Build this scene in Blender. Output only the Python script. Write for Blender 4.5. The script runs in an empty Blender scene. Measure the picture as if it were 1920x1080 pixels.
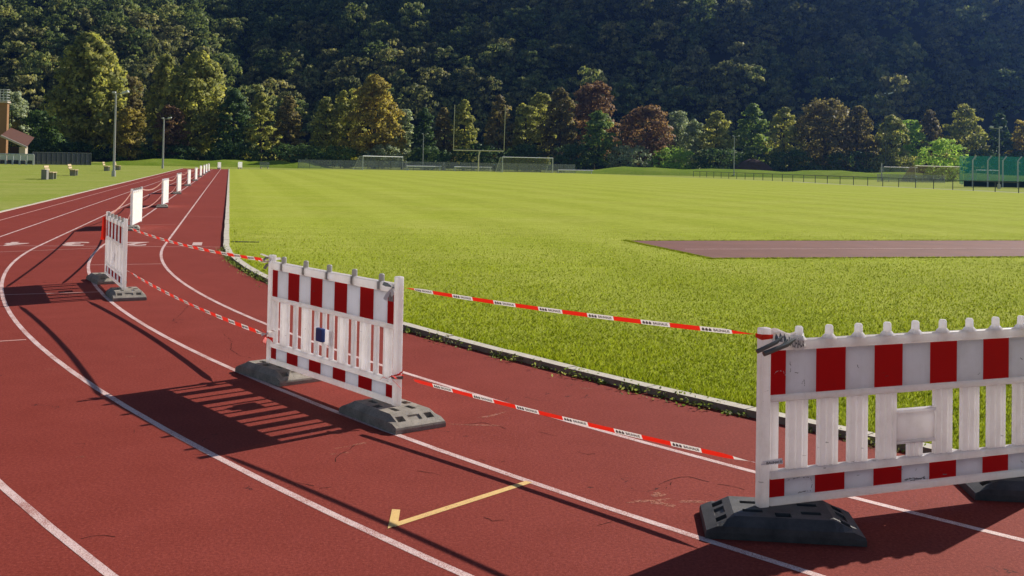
import bpy, bmesh, math, random
import numpy as np
from mathutils import Vector, Matrix
sc = bpy.context.scene
R_ = math.radians
# ------------------------------------------------------------------ camera
F, YH, ROLL, H, PIT = 2021.4, 304.39, 0.01843, 1.894, -0.02553
cam_d = bpy.data.cameras.new("camera"); cam = bpy.data.objects.new("camera", cam_d)
sc.collection.objects.link(cam); sc.camera = cam
fw = Vector((0, math.cos(PIT), -math.sin(PIT))); up0 = Vector((0, math.sin(PIT), math.cos(PIT)))
rt = Vector((1, 0, 0)) * math.cos(ROLL) + up0 * math.sin(ROLL)
up = up0 * math.cos(ROLL) - Vector((1, 0, 0)) * math.sin(ROLL)
m = Matrix((rt, up, -fw)).transposed().to_4x4(); m.translation = Vector((0, 0, H))
cam.matrix_world = m
cam_d.sensor_width = 36; cam_d.lens = F * 36 / 1920
PY = YH + F * math.tan(PIT)
cam_d.shift_y = -(540 - PY) / 1920
cam_d.clip_start = .05; cam_d.clip_end = 4000
# ------------------------------------------------------------------ sky, sun, exposure
SAZ, SEL = R_(46), R_(34)
world = bpy.data.worlds.new("World"); sc.world = world; world.use_nodes = True
wn = world.node_tree; wn.nodes.clear()
sky = wn.nodes.new('ShaderNodeTexSky'); sky.sky_type = 'NISHITA'; sky.sun_disc = False
sky.sun_elevation = SEL; sky.sun_rotation = SAZ; sky.air_density = 1.0; sky.dust_density = .6
bg = wn.nodes.new('ShaderNodeBackground'); bg.inputs[1].default_value = .055
wo = wn.nodes.new('ShaderNodeOutputWorld'); wn.links.new(sky.outputs[0], bg.inputs[0]); wn.links.new(bg.outputs[0], wo.inputs[0])
sun_d = bpy.data.lights.new("sun", 'SUN'); sun_d.energy = 5.0; sun_d.angle = R_(.53); sun_d.color = (1, .93, .82)
sun = bpy.data.objects.new("sun", sun_d); sc.collection.objects.link(sun)
SV = Vector((math.cos(SEL) * math.sin(SAZ), math.cos(SEL) * math.cos(SAZ), math.sin(SEL)))
sun.rotation_euler = SV.to_track_quat('Z', 'Y').to_euler()
sc.view_settings.view_transform = 'Standard'; sc.view_settings.look = 'None'; sc.view_settings.exposure = 0.38
# ------------------------------------------------------------------ helpers
def at(px, py, h=0.0):
    "photo pixel on the plane z=h -> world point"
    U = (px - 960) / F; V = (py - PY) / F
    u = U * math.cos(ROLL) + V * math.sin(ROLL); v = -U * math.sin(ROLL) + V * math.cos(ROLL)
    c, s = math.cos(PIT), math.sin(PIT)
    t = (h - H) / (-v * c - s)
    return Vector((u * t, (c - v * s) * t, h))
def yh(px): return YH + (px - 960) * math.tan(ROLL)
def along(px, Y, h=0.0):
    "point at depth Y in the direction of photo column px"
    return Vector(((px - 960) / F * Y, Y, h))
def hgt(px, py, Y): return H + (yh(px) - py) * Y / F
PHI, OFF, TAN, RAD, LANE = .25575, -.08373, 23.895, 36.2, 1.2288
D = Vector((-math.sin(PHI), math.cos(PHI), 0)); N = Vector((math.cos(PHI), math.sin(PHI), 0))
T0 = N * OFF + D * TAN; CEN = T0 + N * RAD
def so(s, o, z=0.0): p = T0 + D * s + N * o; return Vector((p.x, p.y, z))

def tag(o, label=None, cat=None, group=None, kind=None):
    if label: o['label'] = label
    if cat: o['category'] = cat
    if group: o['group'] = group
    if kind: o['kind'] = kind
    return o
def link(o, parent=None):
    sc.collection.objects.link(o)
    if parent: o.parent = parent
    return o
def empty(name, loc=(0, 0, 0), rz=0):
    o = bpy.data.objects.new(name, None); o.location = loc; o.rotation_euler.z = rz; return link(o)
class MB:
    def __init__(s): s.v = []; s.f = []; s.m = []
    def add(s, vs, fs, mi=0):
        b = len(s.v); s.v += [tuple(v) for v in vs]; s.f += [tuple(b + i for i in f) for f in fs]; s.m += [mi] * len(fs)
    def box(s, c, d, mi=0, rot=None):
        vs = [Vector((x * d[0] / 2, y * d[1] / 2, z * d[2] / 2)) for x in (-1, 1) for y in (-1, 1) for z in (-1, 1)]
        if rot: vs = [rot @ v for v in vs]
        c = Vector(c); s.add([v + c for v in vs], [(0, 1, 3, 2), (4, 6, 7, 5), (0, 4, 5, 1), (2, 3, 7, 6), (0, 2, 6, 4), (1, 5, 7, 3)], mi)
    def lohi(s, lo, hi, mi=0):
        s.box([(a + b) / 2 for a, b in zip(lo, hi)], [b - a for a, b in zip(lo, hi)], mi)
    def tube(s, pts, r, n=8, mi=0, cap=True):
        pts = [Vector(p) for p in pts]; rs = r if isinstance(r, (list, tuple)) else [r] * len(pts)
        base = len(s.v); pu = None
        for i, p in enumerate(pts):
            d = (pts[min(i + 1, len(pts) - 1)] - pts[max(i - 1, 0)]).normalized()
            a = pu - d * pu.dot(d) if pu else (Vector((0, 0, 1)) if abs(d.z) < .9 else Vector((1, 0, 0))).cross(d)
            a.normalize(); pu = a; b = d.cross(a)
            for k in range(n):
                t = 2 * math.pi * k / n; s.v.append(tuple(p + (a * math.cos(t) + b * math.sin(t)) * rs[i]))
        for i in range(len(pts) - 1):
            for k in range(n):
                k2 = (k + 1) % n; s.f.append((base + i * n + k, base + i * n + k2, base + (i + 1) * n + k2, base + (i + 1) * n + k)); s.m.append(mi)
        if cap:
            s.f.append(tuple(base + k for k in range(n))[::-1]); s.m.append(mi)
            s.f.append(tuple(base + (len(pts) - 1) * n + k for k in range(n))); s.m.append(mi)
    def prism(s, prof, z0, z1, mi=0):
        n = len(prof); s.add([(x, y, z0) for x, y in prof] + [(x, y, z1) for x, y in prof],
            [tuple(range(n))[::-1], tuple(range(n, 2 * n))] + [(i, (i + 1) % n, n + (i + 1) % n, n + i) for i in range(n)], mi)
    def build(s, name, mats, parent=None, bevel=0, smooth=False, seg=2):
        me = bpy.data.meshes.new(name); me.from_pydata(s.v, [], s.f)
        mats = mats if isinstance(mats, (list, tuple)) else [mats]
        for mt in mats: me.materials.append(mt)
        me.polygons.foreach_set('material_index', s.m)
        bm = bmesh.new(); bm.from_mesh(me); bmesh.ops.recalc_face_normals(bm, faces=bm.faces)
        if bevel: bmesh.ops.bevel(bm, geom=[e for e in bm.edges if len(e.link_faces) == 2 and e.calc_face_angle(0) > .5], offset=bevel, segments=seg, affect='EDGES', profile=.6, clamp_overlap=True)
        bm.to_mesh(me); bm.free()
        if smooth: me.polygons.foreach_set('use_smooth', [True] * len(me.polygons)); me.set_sharp_from_angle(angle=R_(38))
        o = bpy.data.objects.new(name, me); return link(o, parent)
def fast_mesh(name, verts, faces, mats, rnd=None, mi=None):
    "verts (n,3), faces (m,k) numpy; rnd: per-face random stored as attribute"
    me = bpy.data.meshes.new(name); k = faces.shape[1]; nf = len(faces)
    me.vertices.add(len(verts)); me.vertices.foreach_set('co', verts.astype(np.float32).ravel())
    me.loops.add(nf * k); me.loops.foreach_set('vertex_index', faces.astype(np.int32).ravel())
    me.polygons.add(nf); me.polygons.foreach_set('loop_start', np.arange(0, nf * k, k, dtype=np.int32))
    for mt in mats: me.materials.append(mt)
    if mi is not None: me.polygons.foreach_set('material_index', mi.astype(np.int32))
    if rnd is not None:
        a = me.attributes.new('rnd', 'FLOAT', 'FACE'); a.data.foreach_set('value', rnd.astype(np.float32))
    me.update(calc_edges=True); return me
# ------------------------------------------------------------------ materials
def mat(name, col=(.5, .5, .5), rough=.6, spec=.4, metal=0):
    mt = bpy.data.materials.new(name); mt.use_nodes = True; nt = mt.node_tree
    p = nt.nodes['Principled BSDF']; p.inputs['Base Color'].default_value = (*col, 1)
    p.inputs['Roughness'].default_value = rough; p.inputs['Specular IOR Level'].default_value = spec; p.inputs['Metallic'].default_value = metal
    return mt, nt, p
def nd(nt, t, **kw):
    n = nt.nodes.new(t)
    for k, v in kw.items(): setattr(n, k, v)
    return n
def noise(nt, scale, detail=4, rough=.6, vec=None, dist=0):
    n = nd(nt, 'ShaderNodeTexNoise'); n.inputs['Scale'].default_value = scale; n.inputs['Detail'].default_value = detail
    n.inputs['Roughness'].default_value = rough; n.inputs['Distortion'].default_value = dist
    if vec: nt.links.new(vec, n.inputs['Vector'])
    return n.outputs['Fac']
def ramp(nt, fac, stops):
    r = nd(nt, 'ShaderNodeValToRGB'); e = r.color_ramp.elements
    while len(e) < len(stops): e.new(.5)
    for i, (p, c) in enumerate(stops): e[i].position = p; e[i].color = (*c, 1) if len(c) == 3 else c
    nt.links.new(fac, r.inputs[0]); return r.outputs[0]
def mix(nt, fac, a, b, bt='MIX'):
    n = nd(nt, 'ShaderNodeMix', data_type='RGBA', blend_type=bt)
    for i, v in ((0, fac), (6, a), (7, b)):
        if isinstance(v, (int, float)): n.inputs[i].default_value = v
        elif isinstance(v, tuple): n.inputs[i].default_value = (*v, 1)
        else: nt.links.new(v, n.inputs[i])
    return n.outputs[2]
def math_(nt, op, a, b=0.0, clamp=False):
    n = nd(nt, 'ShaderNodeMath', operation=op, use_clamp=clamp)
    for i, v in ((0, a), (1, b)):
        if isinstance(v, (int, float)): n.inputs[i].default_value = v
        else: nt.links.new(v, n.inputs[i])
    return n.outputs[0]
def bump(nt, p, h, strength=.3, dist=.01):
    b = nd(nt, 'ShaderNodeBump'); b.inputs['Strength'].default_value = strength; b.inputs['Distance'].default_value = dist
    nt.links.new(h, b.inputs['Height']); nt.links.new(b.outputs[0], p.inputs['Normal'])
def pos(nt): return nd(nt, 'ShaderNodeNewGeometry').outputs['Position']
def objc(nt): return nd(nt, 'ShaderNodeTexCoord').outputs['Object']
M = {}
# red tartan
mt, nt, p = mat('tartan', rough=.78, spec=.09); P = pos(nt)
fine = noise(nt, 260, 3, .7, P); mid = noise(nt, 2.2, 5, .6, P); big = noise(nt, .35, 4, .55, P); g2 = noise(nt, 95, 2, .6, P)
c = ramp(nt, fine, [(.3, (.12, .017, .011)), (.52, (.225, .035, .023)), (.72, (.32, .060, .042))])
c = mix(nt, ramp(nt, mid, [(.3, (0, 0, 0)), (.75, (1, 1, 1))]), c, (.26, .046, .033))
c = mix(nt, math_(nt, 'MULTIPLY', ramp(nt, big, [(.35, (0, 0, 0)), (.7, (1, 1, 1))]), .35), c, (.18, .025, .018))
gr = noise(nt, 55, 4, .75, P); c = mix(nt, ramp(nt, gr, [(.36, (.5, .5, .5)), (.52, (0, 0, 0))]), c, (.10, .014, .010)); c = mix(nt, ramp(nt, gr, [(.52, (0, 0, 0)), (.72, (.38, .38, .38))]), c, (.42, .11, .08))
sp = ramp(nt, noise(nt, 150, 1, .5, P), [(.715, (0, 0, 0)), (.78, (1, 1, 1))])
c = mix(nt, math_(nt, 'MULTIPLY', sp, .6), c, (.5, .2, .15))
# hairline cracks and worn scuffs, only in patches
v = nd(nt, 'ShaderNodeTexVoronoi', feature='DISTANCE_TO_EDGE'); v.inputs['Scale'].default_value = 1.3
wv = nd(nt, 'ShaderNodeVectorMath', operation='ADD'); nn = nd(nt, 'ShaderNodeTexNoise'); nn.inputs['Scale'].default_value = 3.5; nn.inputs['Detail'].default_value = 6
sv = nd(nt, 'ShaderNodeVectorMath', operation='SCALE'); sv.inputs['Scale'].default_value = .7
nt.links.new(P, nn.inputs['Vector']); nt.links.new(nn.outputs['Color'], sv.inputs[0]); nt.links.new(P, wv.inputs[0]); nt.links.new(sv.outputs[0], wv.inputs[1]); nt.links.new(wv.outputs[0], v.inputs['Vector'])
crk = math_(nt, 'LESS_THAN', v.outputs['Distance'], .006)
msk = math_(nt, 'MULTIPLY', math_(nt, 'GREATER_THAN', noise(nt, .9, 2, .5, P), .6), math_(nt, 'GREATER_THAN', noise(nt, 4, 3, .5, P), .5))
c = mix(nt, math_(nt, 'MULTIPLY', math_(nt, 'MULTIPLY', crk, msk), .85), c, (.05, .012, .01))
mp = nd(nt, 'ShaderNodeMapping'); mp.inputs['Scale'].default_value = (1.6, 7, 1); mp.inputs['Rotation'].default_value = (0, 0, .35); nt.links.new(P, mp.inputs[0])
sc1 = ramp(nt, noise(nt, 2.3, 6, .75, mp.outputs[0]), [(.71, (0, 0, 0)), (.75, (1, 1, 1))])
c = mix(nt, math_(nt, 'MULTIPLY', sc1, .45), c, (.5, .2, .14))
nt.links.new(c, p.inputs['Base Color']); bump(nt, p, math_(nt, 'ADD', fine, g2), .5, .004); M['track'] = mt
# brownish runway
mt, nt, p = mat('runway_surface', rough=.8, spec=.25); P = pos(nt)
c = ramp(nt, noise(nt, 60, 4, .7, P), [(.3, (.11, .038, .03)), (.7, (.21, .080, .062))]); c = mix(nt, .5, c, ramp(nt, noise(nt, 1.2, 4, .6, P), [(.3, (.12, .043, .035)), (.7, (.21, .082, .065))]))
nt.links.new(c, p.inputs['Base Color']); M['runway'] = mt
def paint(name, col, wear):
    mt, nt, p = mat(name, rough=.7, spec=.3); P = pos(nt)
    a = noise(nt, 170, 3, .7, P); b = noise(nt, 3, 4, .6, P)
    k = ramp(nt, math_(nt, 'ADD', math_(nt, 'MULTIPLY', a, .7), math_(nt, 'MULTIPLY', b, .3)), [(wear - .03, (1, 1, 1)), (wear + .03, (0, 0, 0))])
    c = mix(nt, k, mix(nt, noise(nt, 30, 3, .6, P), col, tuple(x * .72 for x in col)), (.34, .13, .105))
    nt.links.new(c, p.inputs['Base Color']); return mt
M['line'] = paint('white_line_paint', (.78, .58, .55), .47); M['line_thin'] = paint('thin_line_paint', (.68, .38, .34), .45); M['yellow'] = paint('yellow_line_paint', (.85, .55, .2), .41)
M['number'] = paint('number_paint', (.66, .48, .44), .42)
# lawn
def lawn(name, lo, mi, hi, dry, stripes=True):
    mt, nt, p = mat(name, rough=.95, spec=.02); P = pos(nt)
    mp = nd(nt, 'ShaderNodeMapping'); mp.inputs['Rotation'].default_value = (0, 0, -PHI); nt.links.new(P, mp.inputs[0])
    fine = noise(nt, 26, 6, .75, P); patch = noise(nt, .22, 5, .6, P); 
    st = nd(nt, 'ShaderNodeMapping'); st.inputs['Scale'].default_value = (.06, .9, 1); nt.links.new(mp.outputs[0], st.inputs[0]); streak = noise(nt, 1.0, 6, .65, st.outputs[0])
    c = ramp(nt, fine, [(.28, lo), (.5, mi), (.74, hi)])
    c = mix(nt, math_(nt, 'MULTIPLY', ramp(nt, patch, [(.4, (0, 0, 0)), (.72, (1, 1, 1))]), .55), c, dry)
    c = mix(nt, math_(nt, 'MULTIPLY', ramp(nt, streak, [(.42, (0, 0, 0)), (.7, (1, 1, 1))]), .35), c, tuple(x * .66 for x in mi))
    clump = noise(nt, 2.6, 5, .7, P); c = mix(nt, math_(nt, 'MULTIPLY', ramp(nt, clump, [(.38, (1, 1, 1)), (.6, (0, 0, 0))]), .42), c, lo)
    if stripes:
        w = nd(nt, 'ShaderNodeTexWave', wave_type='BANDS', bands_direction='X', wave_profile='SIN'); w.inputs['Scale'].default_value = .085; w.inputs['Distortion'].default_value = .6; w.inputs['Detail'].default_value = 2
        nt.links.new(mp.outputs[0], w.inputs[0]); c = mix(nt, math_(nt, 'MULTIPLY', ramp(nt, w.outputs['Fac'], [(.3, (0, 0, 0)), (.7, (1, 1, 1))]), .07), c, tuple(min(1, x * 1.5) for x in hi))
    nt.links.new(c, p.inputs['Base Color'])
    tr = nd(nt, 'ShaderNodeBsdfTranslucent')
    bump(nt, p, math_(nt, 'ADD', fine, math_(nt, 'MULTIPLY', streak, 2.0)), .55, .05); return mt
M['lawn'] = lawn('infield_lawn', (.20, .255, .016), (.345, .395, .045), (.49, .50, .11), (.45, .44, .11))
M['meadow'] = lawn('meadow_grass', (.15, .20, .025), (.28, .33, .055), (.41, .43, .12), (.45, .42, .16), False)
M['bank'] = lawn('bank_grass', (.07, .13, .010), (.155, .235, .018), (.28, .34, .04), (.30, .33, .06), False)
def leafmat(name, a, b, c3, tr=.35, objrand=.0, gloss=.08):
    mt = bpy.data.materials.new(name); mt.use_nodes = True; nt = mt.node_tree; nt.nodes.clear()
    at_ = nd(nt, 'ShaderNodeAttribute', attribute_name='rnd'); f = at_.outputs['Fac']
    oi = nd(nt, 'ShaderNodeObjectInfo').outputs['Random']
    if objrand: f = math_(nt, 'ADD', f, math_(nt, 'MULTIPLY', math_(nt, 'SUBTRACT', oi, .5), objrand), True)
    col = ramp(nt, f, [(.0, a), (.55, b), (1, c3)])
    d = nd(nt, 'ShaderNodeBsdfPrincipled'); d.inputs['Roughness'].default_value = .55; d.inputs['Specular IOR Level'].default_value = gloss
    t = nd(nt, 'ShaderNodeBsdfTranslucent'); x = nd(nt, 'ShaderNodeMixShader'); x.inputs[0].default_value = min(.6, tr + .14)
    nt.links.new(col, d.inputs['Base Color']); nt.links.new(mix(nt, 1.0, col, (1.0, 1.0, .55), 'MULTIPLY'), t.inputs[0])
    nt.links.new(d.outputs[0], x.inputs[1]); nt.links.new(t.outputs[0], x.inputs[2])
    o = nd(nt, 'ShaderNodeOutputMaterial'); nt.links.new(x.outputs[0], o.inputs[0]); return mt
M['blade'] = leafmat('grass_blades', (.25, .34, .006), (.44, .52, .014), (.64, .65, .07), .35, gloss=.02)
M['weed'] = leafmat('weed_leaves', (.12, .18, .04), (.22, .29, .08), (.45, .46, .22), .4)
def simple(name, col, rough=.6, spec=.4, ns=20, amt=.25, metal=0, bmp=0):
    mt, nt, p = mat(name, rough=rough, spec=spec, metal=metal); o = objc(nt)
    n1 = noise(nt, ns, 5, .65, o)
    nt.links.new(mix(nt, n1, tuple(x * (1 - amt) for x in col), tuple(min(1, x * (1 + amt)) for x in col)), p.inputs['Base Color'])
    if bmp: bump(nt, p, n1, .4, bmp)
    return mt
# weathered plastic
def plastic(name, col, dirt=(.33, .29, .26), amt=.35, rough=.42, tr=.5, spec=.5):
    mt, nt, p = mat(name, rough=rough, spec=spec); o = pos(nt)
    a = noise(nt, 7, 6, .7, o); mp = nd(nt, 'ShaderNodeMapping'); mp.inputs['Scale'].default_value = (14, 14, 2.2); nt.links.new(o, mp.inputs[0]); b = noise(nt, 1.2, 5, .7, mp.outputs[0])
    c = mix(nt, math_(nt, 'MULTIPLY', ramp(nt, a, [(.46, (0, 0, 0)), (.8, (1, 1, 1))]), amt), col, dirt)
    c = mix(nt, math_(nt, 'MULTIPLY', ramp(nt, b, [(.5, (0, 0, 0)), (.85, (1, 1, 1))]), amt * .8), c, dirt)
    m2 = nd(nt, 'ShaderNodeMapping'); m2.inputs['Scale'].default_value = (3, 3, 16); m2.inputs['Rotation'].default_value = (.4, .5, .3); nt.links.new(o, m2.inputs[0])
    s = math_(nt, 'MULTIPLY', ramp(nt, noise(nt, 3, 3, .6, m2.outputs[0]), [(.69, (0, 0, 0)), (.71, (1, 1, 1))]), math_(nt, 'GREATER_THAN', noise(nt, 5, 2, .5, o), .56))
    c = mix(nt, math_(nt, 'MULTIPLY', s, .55), c, (.12, .11, .12))
    nt.links.new(c, p.inputs['Base Color']); bump(nt, p, noise(nt, 60, 3, .6, o), .12, .002)
    if tr:
        t = nd(nt, 'ShaderNodeBsdfTranslucent'); nt.links.new(c, t.inputs[0]); x = nd(nt, 'ShaderNodeMixShader'); x.inputs[0].default_value = tr
        nt.links.new(p.outputs[0], x.inputs[1]); nt.links.new(t.outputs[0], x.inputs[2]); nt.links.new(x.outputs[0], nt.nodes['Material Output'].inputs[0])
    return mt
M['white'] = plastic('white_barrier_plastic', (.92, .90, .90), amt=.22, tr=.65); M['sheet'] = plastic('white_reflective_sheet', (.78, .79, .84), (.45, .42, .42), .25, .35)
M['red'] = plastic('red_reflective_sheet', (.68, .006, .008), (.3, .02, .02), .12, .6, .12, .15)
M['peg'] = plastic('peg_plastic', (.62, .60, .58))
mt, nt, p = mat('recycled_rubber', rough=.75, spec=.3); o = objc(nt)
c = ramp(nt, noise(nt, 9, 6, .7, o), [(.3, (.17, .15, .125)), (.6, (.31, .27, .225)), (.8, (.42, .37, .30))]); c = mix(nt, math_(nt, 'GREATER_THAN', noise(nt, 120, 2, .5, o), .66), c, (.08, .075, .07))
nt.links.new(c, p.inputs['Base Color']); bump(nt, p, noise(nt, 90, 4, .7, o), .5, .004); M['rubber'] = mt
mt, nt, p = mat('black_rubber', rough=.6, spec=.4); o = objc(nt)
c = ramp(nt, noise(nt, 9, 6, .7, o), [(.3, (.03, .03, .033)), (.7, (.085, .08, .08))]); sep = nd(nt, 'ShaderNodeSeparateXYZ'); nt.links.new(o, sep.inputs[0])
nt.links.new(c, p.inputs['Base Color']); bump(nt, p, noise(nt, 90, 4, .7, o), .5, .004); M['rubber_dark'] = mt
def tapemat(name, col, tr=.3):
    mt = bpy.data.materials.new(name); mt.use_nodes = True; nt = mt.node_tree; p = nt.nodes['Principled BSDF']; p.inputs['Base Color'].default_value = (*col, 1)
    p.inputs['Roughness'].default_value = .35; t = nd(nt, 'ShaderNodeBsdfTranslucent'); t.inputs[0].default_value = (*col, 1); x = nd(nt, 'ShaderNodeMixShader'); x.inputs[0].default_value = tr
    nt.links.new(p.outputs[0], x.inputs[1]); nt.links.new(t.outputs[0], x.inputs[2]); nt.links.new(x.outputs[0], nt.nodes['Material Output'].inputs[0]); return mt
M['tape_red'] = tapemat('red_tape_film', (.72, .022, .010), .4); M['tape_white'] = tapemat('white_tape_film', (.82, .78, .74), .35); M['tape_ink'] = mat('black_tape_ink', (.17, .17, .18), .5)[0]
M['thin_board'] = tapemat('thin_white_board', (.92, .92, .9), .72)
M['cover'] = simple('clean_white_cover', (.90, .90, .88), .35, .5, 5, .04)
M['tape_grey'] = tapemat('grey_folded_tape', (.16, .17, .165), .2)
M['kerb'] = simple('kerb_concrete', (.52, .47, .39), .85, .2, 14, .3, bmp=.006)
M['kerb_side'] = simple('kerb_side_shade', (.22, .19, .15), .9, .1, 14, .4)  # darker copy of the kerb colour: shade painted onto its track-side face
M['steel'] = simple('galvanised_steel', (.46, .46, .47), .45, .5, 8, .12, .5); M['darkpost'] = simple('dark_green_steel', (.07, .085, .08), .5, .4)
M['wood'] = simple('pale_bench_wood', (.52, .40, .25), .7, .2, 30, .25); M['concrete'] = simple('bench_concrete', (.28, .27, .25), .85, .2)
M['bark'] = simple('tree_bark', (.07, .055, .04), .9, .1, 6, .4); M['goalwhite'] = simple('goal_white_aluminium', (.62, .64, .64), .4, .5, 8, .08)
M['yellowpost'] = simple('pale_yellow_post_paint', (.62, .58, .40), .45, .4, 8, .12)
def netmat(name, col, alpha, trl=0):
    mt, nt, p = mat(name, col, .8, .1); P = objc(nt); v = nd(nt, 'ShaderNodeTexVoronoi'); v.inputs['Scale'].default_value = 26; nt.links.new(P, v.inputs['Vector'])
    t = nd(nt, 'ShaderNodeBsdfTransparent'); x = nd(nt, 'ShaderNodeMixShader'); x.inputs[0].default_value = alpha
    sh = p.outputs[0]
    if trl:
        tl = nd(nt, 'ShaderNodeBsdfTranslucent'); tl.inputs[0].default_value = (*col, 1); y = nd(nt, 'ShaderNodeMixShader'); y.inputs[0].default_value = trl
        nt.links.new(p.outputs[0], y.inputs[1]); nt.links.new(tl.outputs[0], y.inputs[2]); sh = y.outputs[0]
    nt.links.new(t.outputs[0], x.inputs[1]); nt.links.new(sh, x.inputs[2]); nt.links.new(x.outputs[0], nt.nodes['Material Output'].inputs[0]); return mt
M['net_white'] = netmat('white_goal_net', (.5, .52, .52), .16); M['net_brown'] = netmat('brown_goal_net', (.34, .24, .19), .5); M['net_green'] = netmat('green_windbreak_mesh', (.02, .17, .13), .42, .5)
M['net_grey'] = netmat('grey_fence_mesh', (.36, .38, .40), .32); M['mesh_dark'] = netmat('dark_fence_mesh', (.09, .10, .13), .75)
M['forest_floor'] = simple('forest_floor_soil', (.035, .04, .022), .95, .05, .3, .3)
M['brownwall'] = simple('orange_brown_timber', (.36, .19, .09), .75, .2, 3, .2); M['rooftile'] = simple('brown_roof_tiles', (.16, .075, .055), .8, .2, 3, .3); M['plaster'] = simple('pale_plaster', (.6, .5, .42), .85, .2)
M['glass'] = mat('lamp_glass', (.6, .62, .65), .15, .6)[0]; M['blue'] = simple('blue_plate', (.015, .06, .26), .4, .5, 10, .2); M['asphalt'] = simple('grey_path_gravel', (.36, .34, .31), .9, .1, 5, .2)
M['earth'] = simple('brown_earth', (.10, .065, .05), .95, .05, .5, .35); M['hedge_dark'] = leafmat('hedge_leaves', (.02, .045, .015), (.04, .08, .025), (.08, .13, .04), .25)
# ------------------------------------------------------------------ ground
b = MB(); b.add([(-1500, -200, -.05), (1500, -200, -.05), (1500, 2500, -.05), (-1500, 2500, -.05)], [(0, 1, 2, 3)]); tag(b.build('ground', M['meadow']), kind='structure')
def ringpt(o, s=None, ang=None, z=0):
    "o = outward offset from the kerb line; straight part by s>=0, bend by angle"
    if ang is None: return so(s, -o, z)
    d = -N * math.cos(ang) - D * math.sin(ang); q = CEN + d * (RAD + o); return Vector((q.x, q.y, z))
SEND = 152
def path_pts(o, z, a1=1.75, s1=SEND, s0=None):
    pts = [ringpt(o, s=s, z=z) for s in np.linspace(s1, 0, 60)[:-1]] + [ringpt(o, ang=a, z=z) for a in np.linspace(0, a1, 90)]
    return pts
def strip(o0, o1, z, mi=0, mb=None, **kw):
    A = path_pts(o0, z, **kw); B = path_pts(o1, z, **kw); mb = mb or MB(); n = len(A)
    mb.add(A + B, [(i, i + 1, n + i + 1, n + i) for i in range(n - 1)], mi); return mb
OUT = 6.9
tag(strip(-.2, OUT + .02, 0).build('running_track', M['track']), kind='structure')
lm = MB()
for k in (1, 2, 3, 4): strip(k * LANE - .05, k * LANE, .0015, mb=lm)
lane_lines = tag(lm.build('lane_lines', M['line']), kind='structure')
lm = MB(); strip(5 * LANE - .05, 5 * LANE, .0015, mb=lm)
def seg(a, bb, w, z, mb):
    a = Vector(a); bb = Vector(bb); d = (bb - a).normalized(); n = Vector((-d.y, d.x, 0)) * w / 2
    mb.add([(a + n).to_3d(), (a - n).to_3d(), (bb - n).to_3d(), (bb + n).to_3d()], [(0, 1, 2, 3)])
def pseg(x0, y0, x1, y1, w, z, mb): seg(at(x0, y0, z), at(x1, y1, z), w, z, mb)
# transverse start and finish lines
pseg(-60, 460.2, 418, 463.0, .045, .0022, lm); pseg(-30, 473.5, 196, 464.6, .04, .0028, lm)
pseg(171, 496.5, 304, 494.6, .045, .0022, lm); pseg(-30, 641.5, 49, 636.5, .045, .0022, lm); pseg(8, 552.5, 186, 547.2, .045, .0022, lm)
pseg(262, 420.5, 330, 421.2, .03, .0022, lm); pseg(352, 406.3, 421, 406.8, .03, .0022, lm); pseg(372, 341.5, 425, 342.2, .04, .0022, lm)
tag(lm.build('transverse_lines', M['line_thin']), kind='structure')
ym = MB(); pseg(735, 985.5, 992, 903, .05, .0022, ym)
ym.add([at(727, 991, .0030), at(735, 954.5, .0030), at(750.5, 955.5, .0030), at(746, 984, .0030)], [(0, 1, 2, 3)])
tag(ym.build('yellow_arrow_marking', M['yellow']), kind='structure')
def glyph(txt, bold=.0):
    c = bpy.data.curves.new('glyph', 'FONT'); c.body = txt; c.align_x = 'CENTER'; c.align_y = 'CENTER'; c.offset = bold; c.resolution_u = 3
    o = bpy.data.objects.new('glyph', c); sc.collection.objects.link(o)
    me = bpy.data.meshes.new_from_object(o.evaluated_get(bpy.context.evaluated_depsgraph_get()))
    vs = np.array([v.co[:] for v in me.vertices]); fs = [tuple(f.vertices) for f in me.polygons]
    bpy.data.objects.remove(o); bpy.data.curves.remove(c); bpy.data.meshes.remove(me); return vs, fs
for t, (px, w, hh) in {'4': (30, .50, 1.2), '3': (141, .52, 1.25), '2': (256, .50, 1.2), '1': (370, .22, 1.0)}.items():
    vs, fs = glyph(t, .035); mn, mx = vs.min(0), vs.max(0); vs = (vs - (mn + mx) / 2) / (mx - mn + 1e-9)
    c = at(px, 457.3); mb = MB(); mb.add([(c + N * (-x * w * .9) + D * (-y * hh * .85)) + Vector((0, 0, .0024)) for x, y, _ in vs], fs)
    tag(mb.build('lane_number', M['number']), kind='structure')
ck = MB(); rr = random.Random(21)
def crack(pts, w=.0065):
    P_ = []
    for i in range(len(pts) - 1):
        a, c = at(*pts[i], .0012), at(*pts[i + 1], .0012); n_ = max(2, int((c - a).length / .045))
        for k_ in range(n_): q_ = a.lerp(c, k_ / n_); P_.append(q_ + Vector((rr.uniform(-.008, .008), rr.uniform(-.013, .013), 0)))
    for i in range(len(P_) - 1):
        if rr.random() < .14: continue
        seg(P_[i], P_[i + 1], w * rr.uniform(.35, 1.3), .0012, ck)
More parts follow.
